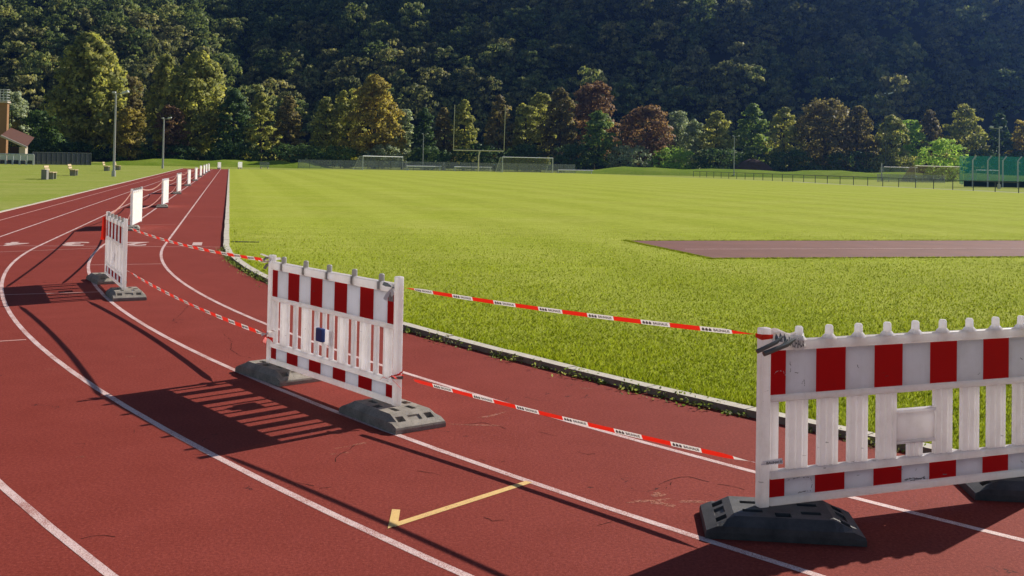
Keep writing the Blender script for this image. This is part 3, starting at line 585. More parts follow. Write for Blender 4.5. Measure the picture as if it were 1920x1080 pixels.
def barrier(name, p0, ang, lean=0.0, style='a', label='', group=None, detail=True):
    "p0: ground point below the left end of the boards; ang: direction"
    t = empty(name, (p0[0], p0[1], 0), ang); t.rotation_euler = (lean, 0, ang); tag(t, label, 'barrier', group)
    bv = .008 if detail else 0
    for x in (-.034, L + .034):
        b = MB(); b.lohi((x - .03, -.026, ZB['post0']), (x + .03, .026, ZB['post1'])); b.build('post', M['white'], t, bevel=.012 if detail else 0, smooth=detail, seg=3)
    def rail(nm, z0, z1, d, mt=M['white']):
        b = MB(); b.lohi((-.003, -d, z0), (L + .003, d, z1)); return b.build(nm, mt, t, bevel=min(.016, (z1 - z0) * .45) if detail else 0, smooth=detail, seg=3)
    rail('top_rail', ZB['t1'], ZB['top'] + (0 if style == 'a' else .012), .024 if style == 'a' else .033); rail('middle_rail', ZB['m0'], ZB['t0'], .024); rail('lower_rail', ZB['l1'], ZB['r1'], .026); rail('bottom_rail', ZB['b0'], ZB['l0'], .026)
    board(0, 0, [M['red'], M['sheet']], t, 'striped_board', ZB['t0'], ZB['t1']); board(0, 0, [M['red'], M['sheet']], t, 'striped_kickboard', ZB['l0'], ZB['l1'])
    pegs = [5 + (k - 5) * 1.01 for k in range(1, 10)] if style == 'a' else [1, 3, 5, 7, 9]
    for k in pegs:
        b = MB(); x = k * U
        if style == 'a': b.tube([(x, 0, ZB['top'] - .004), (x, 0, ZB['top'] + .012), (x, 0, ZB['top'] + .02), (x, 0, ZB['peg'] - .008), (x, 0, ZB['peg'])], [.042, .03, .0225, .021, .015], 14)
        else: b.tube([(x, -.012, ZB['t1'] + .01), (x, -.012, ZB['top'] + .004), (x, -.006, ZB['top'] + .004), (x, -.006, ZB['peg'] - .006), (x, -.006, ZB['peg'])], [.026, .026, .0225, .021, .015], 14)
        b.build('peg', M['peg'] if style == 'b' else M['white'], t, smooth=True)
    def slat(k, w, z0=ZB['r1'], z1=ZB['m0'], d=.034, dy=0):
        b = MB(); b.prism([(x, y + dy) for x, y in slat_prof(k * U, w, d)], z0 - .004, z1 + .004); b.build('slat', M['white'], t)
    if style == 'a':
        for k in (1, 2, 3, 4, 6, 7, 8, 9): slat(5 + (k - 5) * 1.02, .132)
        slat(.14, .06); slat(9.86, .06)
        slat(5, .105, z1=.37)
        b = MB(); b.lohi((4.30 * U, -.010, .385), (5.70 * U, .010, .54)); b.lohi((4.30 * U, -.018, .366), (5.70 * U, .018, .385)); b.lohi((4.30 * U, -.022, .54), (5.70 * U, .022, .556)); b.build('centre_plate', M['white'], t, bevel=.004, smooth=True)
    else:
        for k in (1.15, 3.1, 6.15, 7.85): slat(k, .118, d=.04)
        slat(9.5, .085, d=.04)
        for k in (.3, 2.13, 4.0, 5.25, 7.0, 8.68): slat(k, .034, d=.04)
        slat(4.65, .03); b = MB(); b.lohi((4.2 * U, -.012, .40), (5.35 * U, .012, .52)); b.build('centre_plate', M['white'], t, bevel=.004)
    return t
def foot_mesh():
    xs = [-.40, -.395, -.34, -.335, -.29, -.287, -.25, -.20, -.197, -.10, -.097, -.04, -.037, .037, .04, .097, .10, .197, .20, .25, .287, .29, .335, .34, .395, .40]
    ys = [-.21, -.205, -.165, -.150, -.147, -.09, -.087, -.05, -.047, .047, .05, .087, .09, .147, .150, .165, .205, .21]
    def z(x, y):
        ax, ay = abs(x), abs(y)
        zx = .108 if ax <= .25 else .108 - (ax - .25) / .15 * .070
        zy = .108 if ay <= .165 else .108 - (ay - .165) / .045 * .05
        v = min(zx, zy) if ax < .396 and ay < .206 else min(zx, zy, .045) - .012
        if .2875 <= ax <= .3375 and .0885 <= ay <= .149: v -= .035
        if .2875 <= ax <= .3375 and ay <= .0485: v -= .012
        if ax <= .1985 and ax >= .0985 and .0485 < ay < .0885: v -= .03
        if ax < .0385 and .0885 < ay < .149: v -= .03
        return v
    b = MB(); nx = len(xs); ny = len(ys)
    for y in ys:
        for x in xs: b.v.append((x, y, z(x, y)))
    for j in range(ny - 1):
        for i in range(nx - 1): b.f.append((j * nx + i, j * nx + i + 1, (j + 1) * nx + i + 1, (j + 1) * nx + i)); b.m.append(0)
    ring = [(i, 0) for i in range(nx)] + [(nx - 1, j) for j in range(1, ny)] + [(i, ny - 1) for i in range(nx - 2, -1, -1)] + [(0, j) for j in range(ny - 2, 0, -1)]
    base = len(b.v); 
    for i, j in ring: b.v.append((xs[i], ys[j], 0.0))
    n = len(ring)
    for k in range(n):
        a = ring[k][1] * nx + ring[k][0]; c = ring[(k + 1) % n][1] * nx + ring[(k + 1) % n][0]; b.f.append((a, base + k, base + (k + 1) % n, c)); b.m.append(0)
    o = b.build('barrier_foot', M['rubber']); me = o.data; bpy.data.objects.remove(o); return me
FM = foot_mesh(); FMD = FM.copy(); FMD.materials.clear(); FMD.materials.append(M['rubber_dark'])
FG = 'recycled rubber feet under the barriers'
def foot(x, y, ang, label, dark=False):
    o = link(bpy.data.objects.new('ballast_block', FMD if dark else FM)); o.location = (x, y, .001); o.rotation_euler.z = ang; tag(o, label, 'ballast block', FG); return o
BG = 'red and white striped plastic barriers across the track'
S1 = .957
B1p = (1.44642 * S1, 5.99457 * S1); B1a = .37572; B2p = (-2.14864 * S1, 9.86841 * S1); B2a = -.88758
barrier('barrier', B1p, B1a, 0, 'a', 'nearest barrier, cut by the right edge, broad grooved slats and pegs all along its top', BG)
def on(p, a, t, h=0, side=0): return Vector((p[0] + math.cos(a) * t - math.sin(a) * side, p[1] + math.sin(a) * t + math.cos(a) * side, h))
b1o = [o for o in sc.objects if o.name == 'barrier'][0]; b = MB(); rr = random.Random(5)
def scuff(pts, w):
    P_ = []
    for i in range(len(pts) - 1):
        for q in np.linspace(0, 1, 7, endpoint=False): P_.append(((pts[i][0] * (1 - q) + pts[i + 1][0] * q) * U + rr.uniform(-.003, .003), (pts[i][1] * (1 - q) + pts[i + 1][1] * q) + rr.uniform(-.002, .002)))
    for (xa, za), (xb, zb) in zip(P_, P_[1:]):
        if rr.random() < .2: continue
        d_ = math.hypot(xb - xa, zb - za); nx_, nz_ = -(zb - za) / d_ * w * rr.uniform(.3, 1), (xb - xa) / d_ * w * rr.uniform(.3, 1); y_ = -.0118
        b.add([(xa + nx_, y_, za + nz_), (xa - nx_, y_, za - nz_), (xb - nx_, y_, zb - nz_), (xb + nx_, y_, zb + nz_)], [(0, 1, 2, 3)])
for pts, w in (([(.62, .86), (.66, .83), (.64, .80)], .002), ([(1.02, .74), (1.1, .76), (1.12, .72)], .0025), ([(.8, .80), (.93, .797)], .0025), ([(2.9, .82), (2.95, .80)], .003), ([(4.6, .165), (4.9, .17), (5.2, .163), (5.42, .172)], .005), ([(4.8, .158), (5.1, .162), (5.4, .160)], .004), ([(5.0, .21), (5.04, .225)], .002), ([(.6, .235), (1.0, .243), (1.35, .236), (1.42, .20), (1.36, .17)], .0022), ([(.9, .16), (1.2, .168), (1.4, .163)], .003), ([(6.0, .172), (6.3, .169)], .003), ([(9.0, .20), (9.12, .185)], .003), ([(8.95, .80), (9.05, .79)], .003), ([(7.3, .72), (7.4, .73)], .002)): scuff(pts, w)
b.build('scuff_marks', M['tape_ink'], b1o); b = MB(); scuff([(.12, .80), (.2, .812), (.3, .815), (.42, .81), (.47, .795), (.52, .782)], .0025); b.build('scratch', M['sheet'], b1o)
foot(1.44, 5.70, -.10, 'rubber foot under the left post of the nearest barrier', True)
foot(3.12, 6.42, -.10, 'rubber foot at the right edge under the nearest barrier', True)
b2 = barrier('barrier', B2p, B2a, 0, 'b', 'middle barrier with a small blue plate, standing on the second lane line', BG)
b = MB(); b.lohi((4.45 * U, -.062, .425), (5.0 * U, -.028, .535)); b.build('blue_plate', M['blue'], b2, bevel=.012)
b = MB(); b.lohi((9.56 * U, -.0135, .855), (9.9 * U, -.0118, .915)); o = b.build('sticker', simple('grey_sticker', (.35, .33, .34), .5, .3, 60, .8), b2)
foot(-.845, 7.93, B2a - .02, 'pale rubber foot under the right post of the barrier with the blue plate')
foot(-1.99, 9.42, B2a + .03, 'rubber foot under the left post of the barrier with the blue plate')
B3n = at(232, 546, .08); B3a = R_(90 + 26)   # from near right post going away
b3far = Vector((B3n.x - .45 * 2.0, B3n.y + .89 * 2.0, 0)); a3 = math.atan2(B3n.y - b3far.y, B3n.x - b3far.x)
b3p = (b3far.x + math.cos(a3) * .03, b3far.y + math.sin(a3) * .03)
barrier('barrier', b3p, a3, 0, 'b', 'third barrier from the right, turned nearly edge on, leftmost in the foreground', BG)
foot(B3n.x + .03, B3n.y, a3, 'rubber foot under the near post of the leftmost foreground barrier'); foot(b3far.x, b3far.y, a3 + .1, 'rubber foot under the far post of the leftmost foreground barrier')
# barriers receding along the track (photo column and base row of the near end)
far = [(250, 431, 'white panelled barrier directly behind the leftmost foreground barrier'), (307, 389, 'second white barrier in the receding row'), (334, 363.5, 'third white barrier in the receding row'), (353.5, 348.5, 'fourth white barrier in the receding row'), (367, 339, 'fifth white barrier in the receding row'),
       (376, 331.5, 'sixth white barrier in the receding row'), (382.5, 327.5, 'seventh white barrier in the receding row'), (387, 324.5, 'eighth white barrier in the receding row'), (391.5, 322, 'farthest edge on white barrier of the receding row')]
farp = []
for i, (px, py, lab) in enumerate(far):
    q = at(px - 3 * (431 - 290) / (2 * (py - 290)) * 0, py, .0); ang = R_(90 + 12.2)
    q = Vector((q.x - .06, q.y, 0)); e = q + Vector((math.cos(ang), math.sin(ang), 0)) * 2.0
    t = barrier('barrier', (q.x, q.y), ang, 0, 'a' if i % 2 else 'b', lab, 'white and red barriers receding along the track', detail=i < 3)
    # plain white rear face: a white sheet covers the side turned to the infield
    b = MB(); b.lohi((0, -.030, .12), (L, -.027, .975)); b.build('white_cover_sheet', M['cover'], t)
    foot(q.x, q.y, ang + .1, lab.replace('barrier', 'barrier', 1).split(' barrier')[0] + ' barrier of the receding row: its near rubber foot' if i else 'near rubber foot of the white barrier directly behind the leftmost foreground barrier')
    farp.append((q, e))
for i, (px0, px1, y0, mt_, lab) in enumerate([(408, 419, 317, 'white', 'small white board standing on the track end, left of another'), (446, 460, 316.5, 'white', 'white board on the grass beyond the track end'), (487, 517, 316, 'net_grey', 'grey mesh barrier lying beyond the white boards')]):
    a = at(px0, y0); c = at(px1, y0); t = empty('display_board', ((a.x + c.x) / 2, a.y, 0)); tag(t, lab, 'board'); w = c.x - a.x; hh = 13 * a.y / F
    b = MB(); b.lohi((-w / 2, -.03, .22), (w / 2, .03, hh)); b.build('panel', M['net_grey'] if mt_ != 'white' else M['thin_board'], t)
    b = MB(); b.lohi((-w * .4, -.3, 0), (-w * .4 + .12, .3, .22)); b.lohi((w * .4 - .12, -.3, 0), (w * .4, .3, .22)); b.build('feet', M['rubber'], t)
# ------------------------------------------------------------------ tape
gv, gf = glyph('BAUHAUS', .03); mn, mx = gv.min(0), gv.max(0); gv = (gv - (mn + mx) / 2); gv[:, 0] /= (mx - mn)[0]; gv[:, 1] /= (mx - mn)[1]
def tape(P, Q, label, width=.034, sag=.02, phase=.1, per=.42, ends=(.1, .1), text=True, tilt=0.0, nper=14, group=None, wob=0.0):
    P, Q = Vector(P), Vector(Q); Ln = (Q - P).length; d = (Q - P).normalized(); side = d.cross(Vector((0, 0, 1))).normalized()
    def f(x, v, off=0):
        t = x / Ln; e = min(1, .18 + x / ends[0], .18 + (Ln - x) / ends[1]); th = tilt + 1.2 * (max(0, 1 - x / ends[0]) ** 2 + max(0, 1 - (Ln - x) / ends[1]) ** 2) + wob * math.sin(x * 2.1 + 1)
        upv = Vector((0, 0, 1)) * math.cos(th) + side * math.sin(th); nrm = upv.cross(d)
        return P.lerp(Q, t) - Vector((0, 0, sag * 4 * t * (1 - t))) + upv * (v * width * e) + nrm * off
    b = MB(); x = -phase; cols = []
    edges = []
    k = 0
    while x < Ln: edges.append((x, x + per / 2, k % 2)); x += per / 2; k += 1
    for x0, x1, c in edges:
        x0 = max(0, x0); x1 = min(Ln, x1)
        if x1 <= x0: continue
        for j in range(6):
            a0 = x0 + (x1 - x0) * j / 6; a1 = x0 + (x1 - x0) * (j + 1) / 6
            b.add([f(a0, -.5), f(a1, -.5), f(a1, .5), f(a0, .5)], [(0, 1, 2, 3)], 1 if c else 0)
    o = b.build('barrier_tape', [M['tape_red'], M['tape_white']]); tag(o, label, 'tape', group)
    if text:
        for x0, x1, c in edges:
            if c == 0 or x0 < 0 or x1 > Ln: continue
            tb = MB()
            for sgn in (-1, 1):
                s0 = x0 + .012
                for q in range(3):
                    xx = s0 + q * .023; tb.add([f(xx, -.34, sgn * .0008), f(xx + .018, -.34, sgn * .0008), f(xx + .018, .06, sgn * .0008), f(xx + .009, .34, sgn * .0008), f(xx, .06, sgn * .0008)], [(0, 1, 2, 3, 4)])
                tb.add([f(s0 + .078 + (gx + .5) * .105, gy * .58, sgn * .0008) for gx, gy, _ in gv], gf)
            tb.build('tape_lettering', M['tape_ink'], o)
    return o
def knot(c, cols, seed, r=.035, parent=None, n=5):
    rr = random.Random(seed); b = MB(); c = Vector(c)
    for i in range(n):
        a = rr.uniform(0, 6.28); L_ = rr.uniform(.7, 1.5) * r; w = r * rr.uniform(.25, .45); d = Vector((math.cos(a), math.sin(a), rr.uniform(-.9, .5))).normalized(); s = d.cross(Vector((rr.uniform(-1, 1), rr.uniform(-1, 1), 1))).normalized(); p0 = c + Vector((rr.uniform(-.3, .3) * r, rr.uniform(-.3, .3) * r, rr.uniform(-.4, .4) * r))
        p1 = p0 + d * L_; p2 = p1 + (d + Vector((0, 0, rr.uniform(-1.2, .6)))).normalized() * L_ * .7
        b.add([p0 - s * w * .3, p0 + s * w * .3, p1 + s * w, p1 - s * w, p2 + s * w * .9, p2 - s * w * .9], [(0, 1, 2, 3), (3, 2, 4, 5)], rr.choice(cols))
    o = b.build('tape_knot', [M['tape_red'], M['tape_white'], M['tape_grey']], parent); return o
def wrap(c, ang, z0, z1, mt_, parent, ex=.034, ey=.030):
    b = MB(); R0 = Matrix.Rotation(ang, 3, 'Z')
    pts = [(ex, ey), (-ex, ey), (-ex, -ey), (ex, -ey)]; vs = []
    for i, (x, y) in enumerate(pts):
        for z in (z0 + (.006 if i % 2 else 0), z1 - (.004 if i % 2 else 0)): vs.append(R0 @ Vector((x, y, 0)) + Vector((c[0], c[1], z)))
    b.add(vs, [(0, 2, 3, 1), (2, 4, 5, 3), (4, 6, 7, 5), (6, 0, 1, 7)]); return b.build('tape_wrap', mt_, parent)
TG = 'red and white barrier tapes'
p1l = on(B1p, B1a, -.034); p2r = on(B2p, B2a, L + .034); p2l = on(B2p, B2a, -.034); p3r = Vector((b3p[0] + math.cos(a3) * (L + .034), b3p[1] + math.sin(a3) * (L + .034), 0)); p3l = Vector((b3p[0], b3p[1], 0))
def zat(p, px, py): return H - (py - yh(px)) * p.y / F
T1 = tape(p2r + Vector((.03, 0, .965)), p1l + Vector((-.03, .0, 1.008)), 'upper printed tape from the middle barrier to the nearest barrier', .028, .02, .08, .42, (.25, .25), tilt=.35)
T2 = tape(p2r + Vector((.03, 0, .315)), p1l + Vector((-.03, 0, .335)), 'lower printed tape from the middle barrier to the nearest barrier', .031, .015, .06 - .21, .42, (.25, .25), tilt=.45)
T3 = tape(p3r + Vector((.03, 0, .93)), p2l + Vector((-.02, 0, .995)), 'upper tape from the leftmost foreground barrier to the middle barrier', .036, .05, .1, .42, (.4, .3), tilt=.5)
T4 = tape(p3r + Vector((.03, 0, .36)), p2l + Vector((-.03, 0, .345)), 'lower tape from the leftmost foreground barrier to the middle barrier', .04, .05, .2, .42, (.5, .3), tilt=.4, wob=.15)
knot(p2l + Vector((-.02, -.03, .345)), [0, 0, 0, 1], 1, .05, T4, 9); knot(p2r + Vector((-.05, -.035, .31)), [0], 2, .045, T2, 6); wrap(p2r, B2a, .30, .325, M['tape_grey'], T2)
knot(p2l + Vector((.0, 0, 1.0)), [1, 2], 5, .05, T3, 8); knot(p2r + Vector((-.06, .01, .96)), [1, 1, 2], 6, .045, T1, 6)
wrap(p1l, B1a, .985, 1.015, M['tape_red'], T1)
# crumpled white end laid over the rail of the nearest barrier, and grey folded ends
b = MB(); R0 = Matrix.Rotation(B1a, 3, 'Z'); base = p1l
rows = []
for i, x in enumerate(np.linspace(.03, .235, 9)):
    z = 1.006 + .016 * math.sin(i * .8); rows.append([R0 @ Vector((x, -.035 - .006 * math.sin(i), 0)) + base + Vector((0, 0, z - .050 - .003 * i)), R0 @ Vector((x, -.022, 0)) + base + Vector((0, 0, z + .004)), R0 @ Vector((x, .028, 0)) + base + Vector((0, 0, z + .014))])
for i in range(8):
    for j in (0, 1): b.add([rows[i][j], rows[i + 1][j], rows[i + 1][j + 1], rows[i][j + 1]], [(0, 1, 2, 3)])
o = b.build('loose_tape_end', M['thin_board'], T1)
def bil(x, v):
    k = min(7.999, max(0, x * 8)); i = int(k); f_ = k - i; lo = rows[i][0].lerp(rows[i + 1][0], f_); hi = rows[i][1].lerp(rows[i + 1][1], f_); return lo.lerp(hi, v) + (R0 @ Vector((0, -.0015, 0)))
tb = MB()
for q in range(3): xx = .08 + q * .13; tb.add([bil(xx, .15), bil(xx + .09, .15), bil(xx + .09, .6), bil(xx + .045, .92), bil(xx, .6)], [(0, 1, 2, 3, 4)])
tb.add([bil(.52 + (gx + .5) * .45, .5 + gy * .7) for gx, gy, _ in gv], gf); tb.build('tape_lettering', M['tape_ink'], o)
b = MB()
for (x0, z0, x1, z1, yy_, w) in ((-.075, .93, .09, 1.0, -.045, .012), (-.04, .918, .16, .985, -.055, .014), (-.005, .922, .12, .982, -.048, .009)):
    b.tube([R0 @ Vector((x0, yy_, 0)) + base + Vector((0, 0, z0)), R0 @ Vector((x0 * .3 + x1 * .7, yy_ - .008, 0)) + base + Vector((0, 0, z0 * .35 + z1 * .65)), R0 @ Vector((x1, yy_ + .01, 0)) + base + Vector((0, 0, z1))], [w, w * .9, w * .6], 7)
b.build('folded_tape', M['tape_grey'], T1, smooth=True)
b = MB()
for (x0, x1, v0) in ((-.03, .105, .333), (-.02, .10, .345)): 
    b.add([R0 @ Vector((x0, -.029, 0)) + base + Vector((0, 0, v0)), R0 @ Vector((x1, -.031, 0)) + base + Vector((0, 0, v0 - .004)), R0 @ Vector((x1, -.033, 0)) + base + Vector((0, 0, v0 + .016)), R0 @ Vector((x0, -.030, 0)) + base + Vector((0, 0, v0 + .008))], [(0, 1, 2, 3)])
    v0 += .02
b.build('tape_wrap', M['sheet'], T2); b = MB(); b.add([R0 @ Vector((.0 + (gx + .5) * .1, -.034, 0)) + base + Vector((0, 0, .342 + gy * .014)) for gx, gy, _ in gv], gf); b.build('tape_lettering', M['tape_ink'], T2)
# tapes along the receding barriers, top and middle
names = ['leftmost foreground', 'first', 'second', 'third', 'fourth', 'fifth', 'sixth', 'seventh', 'eighth', 'farthest']
prevs = (p3l, p3l)
for i, (q, e) in enumerate(farp[:7]):
    a = p3l if i == 0 else farp[i - 1][1]
    tape(a + Vector((0, 0, .98)), q + Vector((0, 0, .98)), 'upper tape between the %s and %s barrier of the receding row' % (names[i], names[i + 1]), .035, .14 if i else .06, .1, .42, (.3, .3), False, group=TG)
    tape(a + Vector((0, 0, .45)), q + Vector((0, 0, .5)), 'middle tape between the %s and %s barrier of the receding row' % (names[i], names[i + 1]), .035, .12, .05, .42, (.3, .3), False, group=TG)
b = MB(); c = p3l + Vector((-.06, .02, 0)); b.add([c + Vector((-.05, 0, .66)), c + Vector((.06, 0, .66)), c + Vector((.05, 0, .95)), c + Vector((-.03, 0, .97)), c + Vector((.02, .01, .62)), c + Vector((-.06, .01, .62))], [(0, 1, 2, 3), (0, 1, 4, 5)]); b.build('hanging_tape_end', M['tape_red'], T3)
# ------------------------------------------------------------------ benches, lamps, goals
def bench(px, py, rz, lab, s=1.0):
    q = at(px, py); t = empty('park_bench', q, rz); t.scale = (s, s, s); tag(t, lab, 'bench', 'benches on the left verge')
    for y in (-.6, .6):
        b = MB(); b.lohi((-.2, y - .06, 0), (.22, y + .06, .42)); b.build('leg', M['concrete'], t, bevel=.01)
    for i in range(1):
        b = MB()
        for k in range(3): b.lohi((-.2 + k * .15, -.95, .425), (-.07 + k * .15, .95, .47))
        b.build('seat', M['wood'], t, bevel=.006)
    b = MB(); rot = Matrix.Rotation(-.25, 3, 'Y')
    for k in range(2): b.box((-.27 - k * .05, 0, .62 + k * .19), (.035, 1.9, .14), rot=rot)
    b.build('backrest', M['wood'], t, bevel=.006)
    b = MB()
    for y in (-.6, .6): b.tube([(-.18, y, .40), (-.25, y, .52), (-.36, y, .9)], .022, 6)
    b.build('back_support', M['concrete'], t)
bench(96, 336, R_(15), 'nearest left verge bench with pale wooden backrest', 1.15); bench(138, 329.5, R_(15), 'second bench on the left verge, dark below its seat', 1.15)
bench(200, 320.5, R_(15), 'bench directly left of the left lamp post', 1.2); bench(221, 319, R_(15), 'bench directly behind the left lamp post', 1.2)
b = MB(); q = at(84, 337); b.lohi((-.2, -.2, 0), (.2, .2, .75)); o = b.build('litter_bin', M['concrete'], bevel=.04); o.location = q; tag(o, 'squat grey litter bin beside the nearest left bench', 'bin')
def lamp(q, hh, lab, hw=.09, arm=1, head=.55, dirx=1, mt_='steel'):
    t = empty('floodlight_pole', q); tag(t, lab, 'floodlight pole', 'floodlight poles around the ground')
    b = MB(); b.tube([(0, 0, 0), (0, 0, hh * .35), (0, 0, hh)], [hw, hw * .85, hw * .6], 10); b.build('pole', M[mt_], t, smooth=True)
    b = MB(); b.lohi((-.14, -.14, 0), (.14, .14, .5)); b.build('base_box', M['steel'], t, bevel=.01)
    if head:
        b = MB(); b.tube([(-.25 * dirx, 0, hh), (1.0 * dirx, 0, hh + .05)], .035, 6); b.build('arm', M[mt_], t)
        b = MB(); b.box((.85 * dirx, 0, hh + .16), (head, .4, .2), rot=Matrix.Rotation(-.3 * dirx, 3, 'Y')); b.box((-.2 * dirx, .1, hh + .14), (.3, .3, .14)); b.build('lamp_head', M['glass'], t, bevel=.03)
q = at(213, 331); lamp(q, hgt(216, 176, q.y), 'tallest looking lamp post on the left verge beside the benches', .11)
q = at(305, 316); lamp(q, hgt(306, 223, q.y), 'second lamp post on the left verge, shorter looking and farther away', .15)
q = at(1376, 331); lamp(q, hgt(1377, 256, q.y), 'thin pale pole in front of the right grass bank, near the start of the handrail', .10, head=.3)
q = at(1873, 354); lamp(q, hgt(1874, 241, q.y), 'thin floodlight pole standing in front of the green cage', .075, head=.3, dirx=-1)
q = along(794, 222); lamp(q, hgt(794, 252, q.y), 'thin pale pole between the left football goal and the gridiron posts', .10, head=.3)
q = along(1661, 212); lamp(q, hgt(1663, 176, q.y), 'very tall thin floodlight mast whose head shows above the trees on the right', .07, head=1.0, mt_='darkpost')
def goal(px0, px1, y0, ytop, lab, mt_='goalwhite', net='net_white', depth=2.0, r=.075, name='football_goal', y1=None, grp=None):
    a = at(px0, y0); c = at(px1, y1 if y1 else y0); t = empty(name, a); tag(t, lab, 'goal', grp); v = c - a; w = v.length; t.rotation_euler.z = math.atan2(v.y, v.x); hh = hgt(px0, ytop, a.y)
    for x in (0, w):
        b = MB(); b.tube([(x, 0, 0), (x, 0, hh)], r, 8); b.build('goal_post', M[mt_], t)
    b = MB(); b.tube([(-r, 0, hh), (w + r, 0, hh)], r, 8); b.build('crossbar', M[mt_], t)
    for x in (0, w):
        b = MB(); b.tube([(x, 0, hh - .03), (x, depth * .35, hh - .05), (x, depth, .05), (x, 0, .05)], r * .55, 6); b.build('side_stay', M[mt_], t)
    b = MB(); b.add([(0, depth * .35, hh - .06), (w, depth * .35, hh - .06), (w, depth, .06), (0, depth, .06), (0, .02, hh - .06), (w, .02, hh - .06), (0, .02, .06), (w, .02, .06)], [(0, 1, 2, 3), (4, 5, 1, 0), (6, 4, 0, 3), (7, 5, 1, 2)]); b.build('goal_net', M[net], t)
    return t
goal(680, 754.5, 318.5, 292.5, 'left football goal standing at the far end of the infield'); goal(942, 1036, 323.5, 294.5, 'right football goal standing at the far end of the infield, largest white goal', y1=324.5)
def lowgoal(px0, px1, y0, lab, tri=True, hh_=8):
    a = at(px0, y0); c = at(px1, y0 + .8); t = empty('goal_frame', a); v = c - a; w = v.length; t.rotation_euler.z = math.atan2(v.y, v.x); k = a.y / F; tag(t, lab, 'goal frame', 'low goal frames at the far end')
    b = MB(); b.tube([(0, 0, hh_ * k), (w, 0, hh_ * k)], .11, 8); b.build('bar', M['goalwhite'], t)
    for x in (.1, w - .4): b = MB(); b.tube([(x, 0, 0), (x, 0, hh_ * k)], .08, 6); b.build('post', M['goalwhite'], t)
    if tri:
        for x in (-.5, w + .1): b = MB(); b.add([(x, 0, .02), (x + 1.0, .2, .02), (x + .65, .2, 17 * k), (x + .35, 0, 17 * k)], [(0, 1, 2, 3)]); b.tube([(x, 0, 0), (x + .35, 0, 17 * k), (x + .65, .2, 17 * k), (x + 1, .2, 0)], .05, 5); b.build('side_net', M['net_grey'], t)
    b = MB(); b.lohi((0, .3, .02), (w, .36, hh_ * k * .8)); b.build('net', M['net_white'], t)
lowgoal(762, 828, 319.6, 'tipped over goal frame between the left goal and the gridiron posts', True); lowgoal(852, 922, 321, 'low white goal frame in front of the gridiron post', False); lowgoal(1046, 1112, 325, 'low white frame directly right of the right football goal', False, 6)
q = along(898, 205); t = empty('gridiron_posts', q, R_(-1)); tag(t, 'yellowish gridiron goal posts, a tall fork above the far end', 'goal posts'); hc = hgt(898, 282.5, 205); ht = hgt(898, 197, 205); W2 = 47.5 * 205 / F
b = MB(); b.tube([(0, 0, 0), (0, 0, hc * .75), (.25, .0, hc)], .12, 8); b.build('gooseneck', M['yellowpost'], t)
b = MB(); b.tube([(-W2, 0, hc), (W2, 0, hc)], .09, 8); b.build('crossbar', M['yellowpost'], t)
for s in (-1, 1): b = MB(); b.tube([(s * W2, 0, hc), (s * W2 + .12, 0, ht)], .065, 6); b.build('upright', M['yellowpost'], t)
# fences far behind
def fence(a, c, hh, n, lab, post='steel', panel='net_grey', r=.04, name='mesh_fence', rails=(1,), panel_h=None, pr=True):
    v = c - a; w = v.length; t = empty(name, a, math.atan2(v.y, v.x)); tag(t, lab, 'fence')
    if pr:
        for i in range(n + 1): b = MB(); b.tube([(w * i / n, 0, 0), (w * i / n, 0, hh)], r, 6); b.build('fence_post', M[post], t)
    if panel: b = MB(); b.lohi((0, -.015, .03), (w, .015, (panel_h or hh))); b.build('panel', M[panel], t)
    for k in rails: b = MB(); b.tube([(0, 0, hh * k), (w, 0, hh * k)], r * .8, 6); b.build('rail', M[post], t)
    return t
fence(along(560, 208), along(1080, 208), hgt(800, 303, 208), 24, 'long pale mesh fence behind the goals at the foot of the trees', 'darkpost', 'net_grey', .04)
fence(at(1300, 331.5), at(1910, 362.5), .95, 26, 'low dark handrail fence along the right side of the infield', 'darkpost', None, .045, 'handrail_fence', (1,))
fence(along(62, 182), along(172, 190), hgt(100, 286, 185), 12, 'dark slatted fence right of the brown shed', 'darkpost', 'mesh_dark', .05, 'slatted_fence')
fence(along(-40, 178), along(64, 180), hgt(20, 289, 180), 8, 'fence with white banner panels in front of the timber tower', 'goalwhite', None, .16, 'banner_fence')
bf = [o for o in sc.objects if o.name.startswith('banner_fence')][0]
for i in range(8):
    w = (along(64, 180) - along(-40, 178)).length / 8; b = MB(); b.lohi((w * i + .2, -.06, .75), (w * (i + 1) - .15, -.02, 1.6)); b.build('banner', M['goalwhite'], bf)
b = MB(); b.lohi((0, .0, .05), (w * 8, .04, .7)); b.build('lower_panel', M['mesh_dark'], bf)
# green cage
t = empty('green_cage', along(1808, 128)); tag(t, 'green mesh sports cage with bent top posts at the right edge', 'cage'); hh = hgt(1850, 293, 128); k = 128 / F
b = MB(); b.lohi((0, 0, .3), (16, .03, hh)); b.build('mesh_panel', M['net_green'], t); b = MB(); b.lohi((-.03, .1, .3), (0, 1.2, hh)); b.build('mesh_panel', M['net_green'], t)
b = MB(); b.lohi((0, -.06, 0), (16, .0, .75)); b.build('base_board', simple('dark_green_board', (.012, .03, .022), .7, .2), t)
for i in range(8):
    x = (1824 + 28.2 * i - 1808) * k; b = MB(); b.tube([(x, -.08, 0), (x, -.08, hh - .5), (x + .45, -.08, hh + .05)], .085, 6); b.build('bent_post', M['goalwhite'], t)
goal(1830, 1874, 348, 319, 'small pale goal inside the green cage', r=.05)
